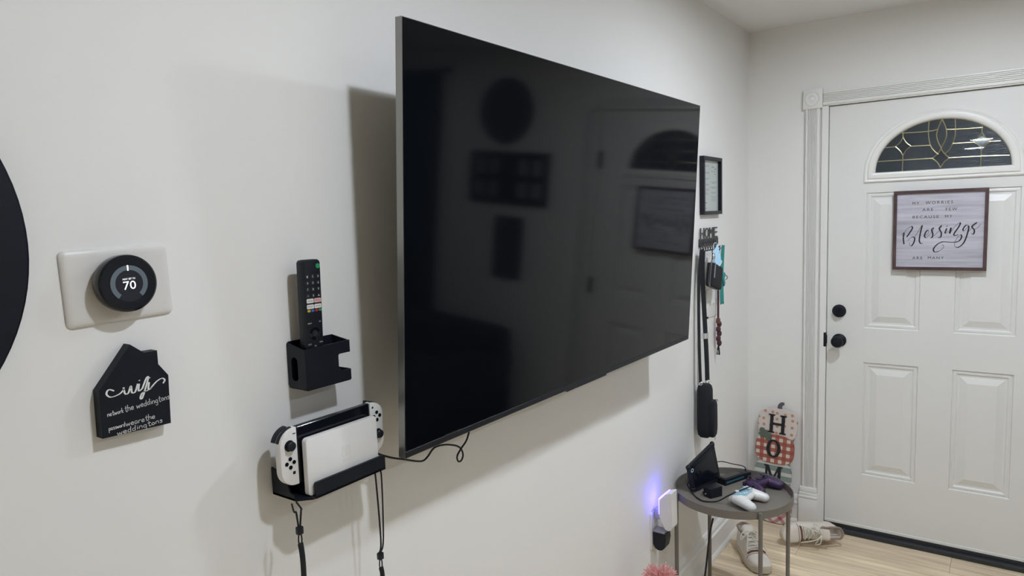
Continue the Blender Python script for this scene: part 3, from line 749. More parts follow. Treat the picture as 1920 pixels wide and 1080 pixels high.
# XY of the prism -> x, -z
MB().prism([(p[0], -p[1]) for p in ([(.025, .0035), (.225, .0035), (.225, .083), (.217, .0905), (.055, .0905), (.046, .088), (.025, .068)])][::-1], 0, .004, m=Matrix(((1, 0, 0, 0), (0, 0, 1, 0), (0, -1, 0, 0), (0, 0, 0, 1)))).build('shelf', 'black_metal', t)
MB().prism([(.052, 0), (.219, 0), (.219, .0265), (.216, .0290), (.055, .0290), (.052, .0265)], .0855, .0905).build('front_lip', 'black_metal', t)
mb = MB(); mb.prism([(.0035, 0), (.066, 0), (.066, .008), (.052, .012), (.044, .040), (.0035, .050)], .025, .028, m=Matrix(((0, 0, 1, 0), (0, 1, 0, 0), (1, 0, 0, 0), (0, 0, 0, 1)))); mb.build('side_wing', 'black_metal', t)

t = thing('console_dock', 'white console dock resting on the black wall bracket', 'console dock', ML(.7340, 1.1325, .027))
dw, dh, dd = .1665, .1035, .0545
# hollow dock: back block, front shell, floor, sides left open for the console rails
MB().prism(rrect(0, dw, .0, dh, .007), dd-.011, dd, .0012).build('front_shell', 'white_plastic', t, True)
MB().prism(rrect(0, dw, .0, dh-.002, .007), 0, .0255, .001).build('rear_block', 'black_plastic', t, True)
MB().box(.004, dw-.004, 0, .010, .0255, dd-.011).build('floor', 'black_plastic', t)
lg = MB()
zz = dd-.0003
cxl, cyl_ = .0885, .057
def half(x0, x1, y0, y1, r, left):
    p = rrect(x0, x1, y0, y1, r, 6); return p
lo = [(cxl-.001, cyl_+.011)]+ell(cxl-.0045, cyl_+.0050, .006, .006, 8, 90, 180)+ell(cxl-.0045, cyl_-.0050, .006, .006, 8, 180, 270)+[(cxl-.001, cyl_-.011)]
li = [(cxl-.0028, cyl_+.0092)]+ell(cxl-.0047, cyl_+.0050, .0040, .0042, 8, 90, 180)+ell(cxl-.0047, cyl_-.0050, .0040, .0042, 8, 180, 270)+[(cxl-.0028, cyl_-.0092)]
lg.prism(lo, zz, zz+.0006, holes=[li]); lg.prism(ell(cxl-.0060, cyl_+.0045, .0018, .0018, 12), zz, zz+.0006)
ro = [(cxl+.001, cyl_-.011)]+ell(cxl+.0045, cyl_-.0050, .006, .006, 8, 270, 360)+ell(cxl+.0045, cyl_+.0050, .006, .006, 8, 0, 90)+[(cxl+.001, cyl_+.011)]
lg.prism(ro, zz, zz+.0006, holes=[ell(cxl+.0052, cyl_-.002, .0022, .0022, 12)])
lg.build('embossed_logo', 'white_plastic', t)
text('embossed_name', 'NINTENDO', cxl-.0105, cxl+.0105, cyl_-.0160, cyl_-.0135, zz, 'white_plastic', t, thick=.0005)
text('embossed_name', 'SWITCH', cxl-.0105, cxl+.0105, cyl_-.0205, cyl_-.0172, zz, 'white_plastic', t, thick=.0005)

t = thing('game_console', 'handheld game console with white side controllers in the dock', 'game console', ML(.6925, 1.1560, .0525))
MB().box(.0362, .2058, .0005, .1020, 0, .0125, .0015).build('tablet', 'black_gloss', t)
MB().box(.0385, .2035, .0040, .0985, .0124, .0130, .0004, 1).build('screen', 'black_gloss', t)
def joycon(x0, left):
    w, h, r = .0355, .102, .030
    if left: po = [(w, 0)]+[(w, h)]+ell(r, h-r, r, r, 10, 90, 180)+ell(r, r, r, r, 10, 180, 270)
    else: po = [(0, h), (0, 0)]+ell(w-r, r, r, r, 10, -90, 0)+ell(w-r, h-r, r, r, 10, 0, 90)
    j = MB().prism([(x0+p[0], p[1]) for p in po], -.0005, .0135, .0022).build('side_controller', 'white_plastic', t, True)
    cx = x0+(.0185 if left else .0170)
    sy = .073 if left else .038
    by = .042 if left else .073
    MB().lathe([(.0095, 0), (.0100, .0008), (.0088, .0010), (0, .0005)], 24, Matrix.Translation((cx, sy, .0135))).lathe([(0, .0005), (.0042, .0005), (.0045, .0050), (.0078, .0062), (.0082, .0082), (.0070, .0094), (.0050, .0088), (0, .0086)], 24, Matrix.Translation((cx, sy, .0135))).build('thumb_stick', 'black_plastic', j, True)
    for dx, dy in ((.0075, 0), (-.0075, 0), (0, .0075), (0, -.0075)):
        MB().cyl((cx+dx, by+dy, .0130), (cx+dx, by+dy, .0150), .0036, seg=16, bev=.0005).build('round_button', 'black_gloss', j, True)
    if left:
        MB().box(x0+.0270, x0+.0320, .0915, .0930, .0132, .0146).build('minus_button', 'black_plastic', j)
        MB().box(x0+.0225, x0+.0280, .0205, .0260, .0132, .0144, .0006, 1).build('capture_button', 'black_plastic', j)
    else:
        MB().box(x0+.0045, x0+.0090, .0915, .0930, .0132, .0146).box(x0+.0060, x0+.0075, .0900, .0945, .0132, .0146).build('plus_button', 'black_plastic', j)
        MB().cyl((x0+.0085, .0215, .0130), (x0+.0085, .0215, .0148), .0032, seg=16).build('home_button', 'black_plastic', j, True)
    # shoulder button and trigger along the top curve
    c0 = (x0+(r if left else w-r), h-r); a0, a1 = (92, 165) if left else (15, 88)
    sh = ell(*c0, r+.0012, r+.0012, 12, a0, a1)+ell(*c0, r-.004, r-.004, 12, a0, a1)[::-1]
    MB().prism(sh, .0015, .0085, .0006).build('shoulder_button', 'black_plastic', j, True)
    sh = ell(*c0, r+.0010, r+.0010, 12, a0+4, a1)+ell(*c0, r-.012, r-.012, 12, a0+4, a1)[::-1]
    MB().prism(sh, -.0125, -.0008, .002).build('trigger', 'black_plastic', j, True)
joycon(0, True); joycon(.2065, False)

# wrist straps hanging under the bracket
def strap(label, x, top_y, top_z, knot_z, end_z, dx):
    t = thing('wrist_strap', label, 'wrist strap', Matrix.Translation((x, top_y, end_z)), 'wrist straps under the console')
    L = top_z-end_z; K = knot_z-end_z
    MB().tube([(-.012, -.003, L+.004), (-.001, -.0075, L-.006), (.002, -.0055, K+.030), (.002, -.0018+dx, K+.004)], .0017, 6).tube([(-.012, .006, L+.004), (-.001, .0075, L-.006), (.002, .0050+dx*.4, K+.030), (.002, .0018+dx, K+.004)], .0017, 6).build('cord', 'black_fabric', t, True)
    MB().box(-.003, .007, dx-.0055, dx+.0055, K-.010, K+.004, .002).build('cord_lock', 'black_plastic', t, True)
    MB().tube([(.002, dx-.002, K-.008), (.002, dx-.0035, K-.02), (.002, dx-.002, K-.030)], .0012, 6).tube([(.002, dx+.002, K-.008), (.002, dx+.0035, K-.02), (.002, dx+.002, K-.030)], .0012, 6).build('cord_end', 'black_fabric', t, True)
    MB().tube([(.002, dx, K-.026), (.003, dx+.002, K*.6), (.003, dx, .0)], (.0048, .0014), 8, flat=(.35, 1, 0)).build('band', 'black_fabric', t, True)
    return t
s1 = strap('black wrist strap hanging under the left end of the console', .088, .7040, 1.1270, 1.0890, .930, -.001)
s2 = strap('longer black wrist strap hanging under the right end of the console', .088, .8925, 1.1260, .9640, .840, -.009)

# cable from dock to television
t = MB()
cpts = [(.045, .905, 1.160), (.055, .925, 1.147), (.060, .955, 1.131), (.062, .990, 1.1165), (.064, 1.020, 1.104), (.064, 1.042, 1.0975), (.064, 1.058, 1.102), (.066, 1.078, 1.116), (.068, 1.110, 1.1135), (.070, 1.146, 1.1010), (.071, 1.162, 1.088), (.072, 1.166, 1.073), (.073, 1.158, 1.0635), (.075, 1.145, 1.066), (.077, 1.140, 1.080), (.079, 1.152, 1.094), (.081, 1.172, 1.111), (.082, 1.186, 1.145), (.081, 1.190, 1.175)]
t.tube(cpts, .0021, 8, 6)
tag(t.build('cable', 'black_plastic', None, True), 'black looping cable running from the dock to the television', 'cable')

# ================================================================== FRONT DOOR SIGN
t = thing('blessings_sign', 'square whitewashed wooden sign reading Blessings hung on the front door', 'sign', MF(.6545, 1.3130, D-.002))
sw, shh, fm = .3555, .3555, .0135
MB().box(fm-.002, sw-fm+.002, fm-.002, shh-fm+.002, .004, .011).build('board', 'sign_board', t)
for nm, po in (('top', [(0, shh), (fm, shh-fm), (sw-fm, shh-fm), (sw, shh)]), ('bot', [(0, 0), (sw, 0), (sw-fm, fm), (fm, fm)]), ('l', [(0, 0), (fm, fm), (fm, shh-fm), (0, shh)]), ('r', [(sw, 0), (sw, shh), (sw-fm, shh-fm), (sw-fm, fm)])):
    MB().prism(po, .001, .020, .0008).build('frame_member', 'sign_frame', t)
def words(s, x0, x1, y, h):
    text('words', s, x0-.6545, x1-.6545, y-1.3130, y-1.3130+h, .0114, 'print_black', t, 1.35)
words('MY', .7280, .7540, 1.6050, .0125); words('WORRIES', .7780, .8815, 1.6060, .0125)
words('ARE', .7670, .8080, 1.5760, .0120); words('FEW', .8555, .8980, 1.5755, .0120)
words('BECAUSE', .7300, .8300, 1.5440, .0120); words('MY', .8535, .8800, 1.5440, .0120)
words('ARE', .7325, .7720, 1.3605, .0120); words('MANY', .7930, .8535, 1.3615, .0120)
BLESS = [[(.6879,1.4715),(.6972,1.4802),(.6953,1.4561),(.6983,1.4287)],[(.6922,1.4674),(.7067,1.4941),(.7256,1.5085),(.7299,1.4997),(.7176,1.4759),(.7085,1.4608)],[(.713,1.4447),(.7294,1.4606),(.74,1.4557),(.7369,1.4357),(.7276,1.4206),(.7204,1.4262),(.7195,1.4358)],[(.7379,1.4557),(.7537,1.4873),(.7675,1.5128),(.7624,1.4832),(.7581,1.4475),(.7626,1.4324),(.7708,1.4327)],[(.7789,1.4664),(.7909,1.4757),(.7926,1.4914),(.7839,1.4849),(.7775,1.4664),(.7835,1.4572),(.7958,1.4697)],[(.7958,1.4697),(.8082,1.4865),(.8129,1.5009),(.8047,1.4924),(.8092,1.4747),(.8079,1.4597),(.8015,1.457)],[(.8138,1.4659),(.8317,1.4861),(.8428,1.5101),(.8331,1.4978),(.8413,1.4781),(.8391,1.4594),(.8298,1.4579)],[(.8613,1.4973),(.8558,1.4799),(.8586,1.4759),(.8666,1.4855)],[(.861,1.5082),(.8624,1.5058)],[(.8771,1.5001),(.8725,1.4746)],[(.8724,1.4757),(.8907,1.5045),(.9065,1.5203),(.9108,1.5179),(.9038,1.5004),(.8889,1.4736),(.8917,1.4658),(.9047,1.4695)],[(.9413,1.5073),(.931,1.5094),(.9209,1.4924),(.9262,1.4861),(.9414,1.5062),(.9375,1.4729),(.9257,1.4346),(.9068,1.4145),(.893,1.4185),(.8932,1.4367),(.9049,1.4618),(.9151,1.4682),(.9158,1.4539),(.9039,1.4393),(.8794,1.4364),(.8496,1.4389),(.8298,1.4293),(.8152,1.4116),(.8145,1.3978),(.8224,1.3931),(.8373,1.399),(.8497,1.4115),(.8517,1.4213),(.845,1.4257)],[(.9399,1.4805),(.9568,1.5032),(.9712,1.5204),(.9597,1.5127),(.953,1.5025),(.962,1.4878),(.9599,1.4718),(.9522,1.4727)],[(.9619,1.4917),(.9759,1.5009),(.9843,1.514)]]
mb = MB()
for k, s in enumerate(BLESS):
    mb.ribbon([(p[0]-.6545, p[1]-1.3130) for p in s], .0040 if len(s) > 2 else .005, .0115, 6, lambda q, d: .38+1.0*max(0, -d.y if True else 0)+(.35 if abs(d.x) > .9 else 0))
mb.build('script_lettering', 'print_black', t)

# ================================================================== WALL BETWEEN TELEVISION AND CORNER
t = thing('picture_frame', 'small black picture frame with printed page beside the television', 'picture frame', ML(2.8820, 1.5930))
pw_, ph_ = .234, .2495
for po in ([(0, ph_), (.015, ph_-.015), (pw_-.015, ph_-.015), (pw_, ph_)], [(0, 0), (pw_, 0), (pw_-.015, .015), (.015, .015)], [(0, 0), (.015, .015), (.015, ph_-.015), (0, ph_)], [(pw_, 0), (pw_, ph_), (pw_-.015, ph_-.015), (pw_-.015, .015)]):
    MB().prism(po, .001, .021, .0008).build('frame_member', 'black_plastic', t)
pg = MB().box(.013, pw_-.013, .013, ph_-.013, .004, .006).build('print', 'paper', t)
mb = MB()
for col, y0, ys in ((.062, 0, (.213, .208, .183, .178, .157, .152, .132, .127, .110, .104, .094, .088)), (.160, 0, (.142, .137, .120, .115, .098, .092, .080, .073, .066, .059))):
    for k, yv in enumerate(ys):
        w_ = random.uniform(.022, .038) if yv < .1 or k % 2 else .042
        mb.box(col-w_, col+w_, yv-.0010, yv+.0010, .006, .0063)
mb.build('printed_lines', 'print_grey', pg)
mb = MB()
for k in range(16):
    an = random.uniform(0, 6.28); cx, cy = ((.165, .195) if k % 2 else (.055, .045)); r_ = random.uniform(.004, .028)
    mb.prism(ell(cx+r_*math.cos(an), cy+r_*math.sin(an)*.8, .007, .003, 10), .006, .0062, m=None)
mb.build('printed_leaves', 'print_grey', pg)
MB().box(.013, pw_-.013, .013, ph_-.013, .0085, .0100).build('glass', 'glass', t)

# HOME key rack
t = thing('key_rack', 'dark metal key rack with cut-out word HOME', 'key rack', ML(2.8630, 1.4560))
rw = .235
for i, ch in enumerate('HOME'):
    text('letter', ch, .010+i*.055, .060+i*.055, .034, .080, .005, 'grey_dark', t, thick=.003)
mb = MB().box(0, rw, .028, .0335, .0035, .0075).box(0, rw, 0, .005, .0035, .0075)
mb.box(0, .004, 0, .0335, .0035, .0075).box(rw-.004, rw, 0, .0335, .0035, .0075)
mb.build('rail', 'grey_dark', t)
mb = MB()
for i in range(9):
    cx = .016+i*.0254
    mb.tube([(cx+.0105*math.cos(q*PI/5), .0167+.0105*math.sin(q*PI/5), .0055) for q in range(10)], .0016, 6, 2, True)
    mb.tube([(cx-.012, .006, .0055), (cx, .0167, .0055), (cx+.012, .027, .0055)], .0013, 6, 4)
mb.build('filigree', 'grey_dark', t, True)
mb = MB().box(.02, .215, .010, .020, .0005, .0035); mb.build('wall_bar', 'grey_dark', t)
for i in range(8):
    hx = .012+i*.030
    MB().tube([(hx, .004, .0055), (hx, -.012, .006), (hx, -.020, .014), (hx, -.015, .026), (hx, -.006, .030)], .0016, 8).sphere((hx, -.005, .0302), .0026, seg=8).build('hook', 'grey_dark', t, True)

# black sling bag hanging from the rack
t = thing('sling_bag', 'black fabric sling bag hanging low from the key rack by its strap', 'bag', Matrix.Translation((.012, 2.7900, .640)))
def pillow(x0, x1, y0, y1, z0, z1, r=.02):
    rr = []
    for k, zz in ((.62, z0), (.88, z0+.010), (1, z0+.035), (1, z0+(z1-z0)*.5), (.97, z1-.025), (.85, z1-.008), (.62, z1)):
        cx, cy = (x0+x1)/2, (y0+y1)/2; hx, hy = (x1-x0)/2*k, (y1-y0)/2*k
        rr.append([(p[0], p[1], zz) for p in rrect(cx-hx, cx+hx, cy-hy, cy+hy, min(hx, hy)*.6, 4)])
    return MB().loft(rr, True, True)
pillow(0, .060, 0, .062, 0, .232).build('body', 'black_fabric', t, True)
pk = pillow(.048, .078, .004, .058, .006, .165).build('front_pocket', 'black_fabric', t, True)
MB().tube([(.052, .060, .150), (.068, .059, .162), (.079, .048, .163), (.081, .020, .163), (.074, .003, .160)], .0014, 6).build('zip', 'black_gloss', pk, True)
MB().box(.062, .066, .056, .059, -.016, .008, .001).build('zip_pull', 'chrome', pk)
for yy, xx in ((.006, .020), (.050, .034)):
    MB().tube([(xx+.007*math.cos(q*PI/4), yy, .238+.007*math.sin(q*PI/4)) for q in range(8)], .0018, 6, 2, True).build('ring', 'chrome', t, True)
MB().tube([(.034, .050, .244), (.030, .052, .36), (.020, .058, .52), (.012, .058, .70), (.014, .060, .800)], (.013, .0013), 8, flat=(.45, .9, 0)).build('strap', 'black_fabric', t, True)
MB().tube([(.020, .006, .244), (.014, .010, .40), (.010, .018, .62), (.012, .040, .79), (.014, .060, .800)], (.010, .0012), 8, flat=(.3, .95, 0)).build('strap', 'black_fabric', t, True)
MB().box(.012, .034, .040, .068, .425, .450, .002).build('slider_buckle', 'chrome', t)
MB().box(.008, .030, .066, .082, .508, .516, .002).build('side_clip', 'black_plastic', t)

# small wallet pouch
pm = Matrix.Translation((.048, 2.9250, 1.3250)) @ Matrix(((0, 0, 1), (1, 0, 0), (0, 1, 0))).to_4x4() @ Matrix.Rotation(math.radians(-15), 4, 'Z')
t = thing('wallet_pouch', 'small black zip pouch dangling from the key rack below the blue mask', 'pouch', pm)
MB().prism(rrect(-.066, .066, -.050, .052, .014), -.012, .016, .007).build('body', 'black_fabric', t, True)
MB().tube([(p[0], p[1], .0015) for p in rrect(-.067, .067, -.051, .053, .015)], .0016, 6, 2, True).build('zip', 'chrome_dark', t, True)
MB().box(-.048, -.038, -.012, .046, .0155, .0172, .0006, 1).build('lettered_band', 'print_grey', t)
MB().tube([(-.050, .052, .002), (-.055, .085, .004), (-.062, .108, .002)], .0022, 6).build('loop', 'black_fabric', t, True)
MB().tube([(-.058+.012*math.cos(q*PI/4), .078+.012*math.sin(q*PI/4), .012) for q in range(8)], .0022, 6, 2, True).build('key_ring', 'chrome', t, True)
MB().prism(rrect(-.075, -.064, -.055, .060, .003), .008, .010).build('key', 'chrome_dark', t)

# folded blue face mask
km = Matrix.Translation((.058, 2.9350, 1.4100)) @ Matrix(((0, 0, 1), (1, 0, 0), (0, 1, 0))).to_4x4() @ Matrix.Rotation(math.radians(28), 4, 'Z')
t = thing('face_mask', 'folded light blue face mask hooked on the key rack', 'face mask', km)
mb = MB()
nr = 12; rows = []
for i in range(nr+1):
    yy = -.046+.092*i/nr; zz = .003*(1 if i % 2 else -1)
    rows.append([(-.036+.072*j/6, yy, zz+.004*math.sin(j/6*PI)) for j in range(7)])
mb.loft(rows, False, False); o = mb.build('pleated_cloth', 'mask', t); sm = o.modifiers.new('thick', 'SOLIDIFY'); sm.thickness = .0015
MB().box(-.037, .037, -.050, -.044, -.001, .004, .001).build('hem', 'print_white', t)
MB().tube([(-.03, .045, .002), (-.02, .066, .0), (.012, .064, -.002), (.030, .045, .002)], .0012, 6).build('ear_loop', 'print_white', t, True)

# teal lanyard
t = thing('lanyard', 'teal lanyard with knotted bow at the right end of the key rack', 'lanyard', Matrix.Translation((.022, 3.0940, 1.1900)))
MB().tube([(.010, -.004, .262), (.004, -.008, .18), (.002, -.006, .10), (.004, -.012, .02), (.004, -.006, .0), (.004, .006, .006), (.002, .006, .10), (.004, .008, .18), (.010, .002, .262)], (.010, .0014), 8, flat=(.3, .9, .1)).build('ribbon', 'teal', t, True)
MB().sphere((.008, .004, .118), .012, (.6, .8, 1.9)).sphere((.010, .014, .125), .008, (.6, .8, 1.6)).sphere((.010, .010, .090), .009, (.6, .8, 1.8)).build('bow', 'teal', t, True)
MB().tube([(.014, .018, .125), (.018, .028, .118), (.018, .026, .108), (.014, .016, .104)], .0016, 6).build('clasp', 'grey_dark', t, True)

# braided cord
t = thing('braided_cord', 'maroon and black braided cord with knotted end below the key rack', 'cord', Matrix.Translation((.020, 3.0600, .9500)))
MB().tube([(.006, -.002, .500), (.0, .002, .40), (.0, .0, .30), (.0, -.002, .155)], .0048, 8).build('cord', 'maroon', t, True)
mb = MB()
for i in range(5): mb.sphere((.002, (-1)**i*.006, .145-.022*i), .0135, (.8, 1, 1.15), 12)
mb.build('braided_knot', 'maroon', t, True)
MB().cyl((0, -.002, .150), (0, -.002, .172), .011, .009, 12).build('collar', 'shoe_trim', t, True)
mb = MB()
for i in range(7): mb.tube([(0, 0, .05), (.004*math.cos(i), .006*math.sin(i*2), .03), (.006*math.cos(i*1.3), .009*math.sin(i*2.1), .004)], .0018, 5)
mb.build('tassel', 'black_fabric', t, True)

# triple light switch
t = thing('light_switch', 'white triple light switch plate under the key rack', 'light switch', ML(2.9560, 1.1330))
MB().prism(rrect(0, .150, 0, .128, .006), .0005, .0055, .002).build('plate', 'white_plastic', t, True)
for i in range(3):
    x = .028+i*.047
    k = MB().box(x-.005, x+.005, .052, .076, .0050, .0070, .0006, 1).build('toggle_base', 'white_plastic', t)
    MB().box(x-.0035, x+.0035, .062, .078, .006, .0165, .001, m=None).build('toggle', 'white_plastic', k)

# outlet, plug-in night light, charger
t = thing('wall_outlet', 'white wall outlet behind the glowing plug-in', 'outlet', ML(2.3330, .3250))
MB().prism(rrect(0, .074, 0, .145, .005), .0005, .006, .002).build('plate', 'white_plastic', t, True)
for z in (.045, .102):
    k = MB().prism(ell(.037, z, .017, .015, 24), .0055, .0075).build('socket', 'white_plastic', t)
    for dx in (-.006, .006): MB().box(.037+dx-.001, .037+dx+.001, z-.004, z+.005, .0074, .0078).build('slot', 'print_black', k)
t = thing('plug_in_freshener', 'white plug-in casting a blue glow on the wall beside the table', 'plug-in', Matrix.Translation((0, 2.3440, .4100)))
def xz(poly, y0, y1, bev=0.):    # outline in wall-depth/height, thick along the wall
    return MB().prism([(p[0], p[1]) for p in poly], -y1, -y0, bev, m=Matrix(((1, 0, 0, 0), (0, 0, -1, 0), (0, 1, 0, 0), (0, 0, 0, 1))))
FP = [(.034, .052), (.035, .118), (.062, .146), (.078, .152), (.083, .150), (.085, .030)]+[(.068+.017*math.cos(q), .020+.017*math.sin(q)) for q in (0, -.5, -1., -1.57)]+[(.056, .008)]
xz(FP, 0, .052, .0).build('body', 'white_plastic', t)
MB().box(.0082, .036, .012, .040, .035, .075, .003).build('plug_block', 'grey_plug', t)
xz([(.029, .058), (.0338, .058), (.0346, .1185), (.0612, .1462), (.0575, .1490), (.029, .121)], .006, .046).build('blue_lamp', 'blue_led', t)
t = thing('plug_charger', 'black rounded charger plugged in under the white plug-in', 'charger', Matrix.Translation((0, 2.3440, .3250)))
CP = [(.0082, .070), (.058, .070), (.060, .050)]+[(.032+.024*math.cos(q), .026+.024*math.sin(q)) for q in (0, -.5, -1.1, -1.7, -2.3)]+[(.0082, .022)]
xz(CP, 0, .046, .0).build('body', 'black_plastic', t)
xz([(.0082, .070), (.052, .070), (.048, .078), (.0082, .078)], .004, .042).build('collar', 'grey_plug', t)

# pink fluffy duster
t = thing('fluffy_duster', 'pink fluffy duster standing against the wall at the bottom edge', 'duster', Matrix.Translation((.135, 2.1150, 0)))
MB().sphere((0, 0, .312), .038, (1, 1, 1.3)).build('core', 'pink', t, True)
mb = MB()
for i in range(900):
    z = random.uniform(-1, 1); an = random.uniform(0, 2*PI); s = math.sqrt(1-z*z); d = Vector((s*math.cos(an), s*math.sin(an), z))
    L = random.uniform(.062, .084); base = Vector((0, 0, .312)); p0 = base+Vector((d.x*.03, d.y*.03, d.z*.04)); p2 = base+Vector((d.x*L, d.y*L, d.z*L*1.15))+Vector((0, 0, -.010*(1-abs(z)))); p1 = (p0+p2)/2+Vector((random.uniform(-.006, .006), random.uniform(-.006, .006), .006))
    mb.tube([p0, p1, p2], .0017, 4, 2)
mb.build('fibres', 'pink', t, True, kind='stuff')
MB().cyl((0, .004, 0), (0, 0, .280), .009, seg=12).build('handle', 'black_plastic', t, True)
MB().tube([(.02, .05, .33), (.05, .085, .305), (.07, .11, .262)], .004, 8).build('hanging_loop', 'black_plastic', t, True)

# ================================================================== TRAY TABLE
TX, TY, TR, TZ = .2300, 2.6050, .2225, .525
t = thing('tray_table', 'round taupe metal tray table beside the wall', 'side table', Matrix.Translation((TX, TY, 0)))
MB().lathe([(0, TZ-.0285), (TR-.004, TZ-.0285), (TR-.004, TZ-.0265), (0, TZ-.0265)], 72).build('tray', 'taupe', t, True)
MB().lathe([(TR-.0042, TZ-.0290), (TR, TZ-.0300), (TR, TZ), (TR-.0012, TZ+.0004), (TR-.0030, TZ), (TR-.0042, TZ-.0265), (TR-.0042, TZ-.0290)], 72).build('rim', 'taupe', t, True)
for k in range(4):
    an = math.radians(222+90*k); c, s = math.cos(an), math.sin(an); R0 = TR+.0078-.004*0
    lg = MB().cyl((c*R0, s*R0, .004), (c*R0, s*R0, TZ-.003), .0078, seg=16, bev=.0015).build('leg', 'taupe', t, True)
    MB().cyl((c*R0, s*R0, 0), (c*R0, s*R0, .005), .0085, seg=16).build('foot', 'black_plastic', lg, True)
    MB().cyl((c*(TR-.002), s*(TR-.002), TZ-.034), (c*(R0), s*(R0), TZ-.034), .004, seg=10).build('bolt', 'taupe', lg, True)
SZ = TZ-.0263       # upper face of the tray

# tablet in a bumper case, standing in its prop
P0, P1 = Vector((.098, 2.535, 0)), Vector((.150, 2.705, 0)); ex = (P1-P0).normalized(); up = Vector((0, 0, 1)); nrm = ex.cross(up)
lean = math.radians(13); ey = up*math.cos(lean)-nrm*math.sin(lean); ez = ex.cross(ey)
mm = Matrix((ex, ey, ez)).transposed().to_4x4(); mm.translation = (P0.x, P0.y, SZ+.001+.008)
t = thing('tablet', 'black tablet in a bumper case propped upright on the tray table', 'tablet', mm)
LW, LH = .178, .128
rr = [[(p[0], p[1], z) for p in rrect(-e, LW+e, -e*0, LH+e, max(.004, .012+e), 5)] for e, z in ((-.004, -.020), (0, -.016), (.001, -.004), (-.002, 0))]
MB().loft(rr, True, True).build('case', 'black_plastic', t, True)
MB().prism(rrect(.014, LW-.014, .012, LH-.014, .004), -.0005, .0012).build('screen', 'black_gloss', t)
MB().prism([(.020, LH-.020), (LW-.040, LH-.020), (LW-.028, LH-.006), (.014, LH-.006)], -.001, .0045, .0015).build('visor', 'black_plastic', t, True)
for x, yv in ((.004, LH-.006), (LW-.004, LH-.006), (.006, .008), (LW-.006, .008)): MB().sphere((x, yv, -.009), .011, (1, 1, 1), 14).build('corner_bumper', 'black_plastic', t, True)
MB().lathe([(.0058, 0), (.0088, .0015), (.0072, .002), (.0058, .0015), (.0058, 0)], 20, Matrix.Translation((.012, LH-.028, .0002))).build('led_glint_ring', 'mask', t, True)  # LED glint at the corner, put in as pale blue colour on a ring
MB().sphere((LW+.001, LH-.048, -.006), .003, seg=8).build('side_rivet', 'chrome', t, True)
MB().prism([(.045, .004), (LW-.045, .004), (LW-.055, .095), (.055, .095)], -.024, -.019).build('rear_plate', 'black_plastic', t)
mb = MB().tube([(.060, .088, -.022), (.060, .04, -.040), (.060, .0125, -.051)], .003, 6).tube([(LW-.060, .088, -.022), (LW-.060, .04, -.040), (LW-.060, .0125, -.051)], .003, 6); mb.build('prop_leg', 'black_plastic', t, True)

for ch in t.children:      # the case is taller at its right end
    for vx in ch.data.vertices: vx.co.y *= .76+.44*vx.co.x/LW
# black wall charger lying on the tray
an = math.atan2(2.5755-2.516, .200-.166)
t = thing('power_adapter', 'black power adapter with metal prongs lying on the tray', 'power adapter', MZ(.168, 2.5180, SZ, an))
MB().prism(rrect(.0, .062, -.004, .040, .006), .0, .040, .004, m=None).build('body', 'black_plastic', t, True)
for yv in (.010, .024):
    MB().box(-.015, .001, yv, yv+.0018, .015, .0215).build('prong', 'chrome', t)
MB().cyl((.0615, .018, .020), (.072, .018, .020), .005, .003, 12).build('cord_boot', 'black_plastic', t, True)

# flat black gadget with teal edge
an = math.atan2(.125, .050)
t = thing('slim_gadget', 'flat black gadget with teal edge lying behind the power adapter', 'gadget', MZ(.180, 2.6700, SZ, an))
MB().prism([(0, 0), (.120, 0), (.150, -.006), (.156, .006), (.148, .018), (.120, .042), (0, .042)], .0, .026, .003).build('shell', 'black_plastic', t, True)
MB().box(.006, .112, -.0012, .0008, .009, .015, .0006, 1).build('edge_strip', 'teal_strip', t)
MB().prism(rrect(.008, .105, .008, .036, .004), .0255, .0275).build('top_plate', 'black_gloss', t)

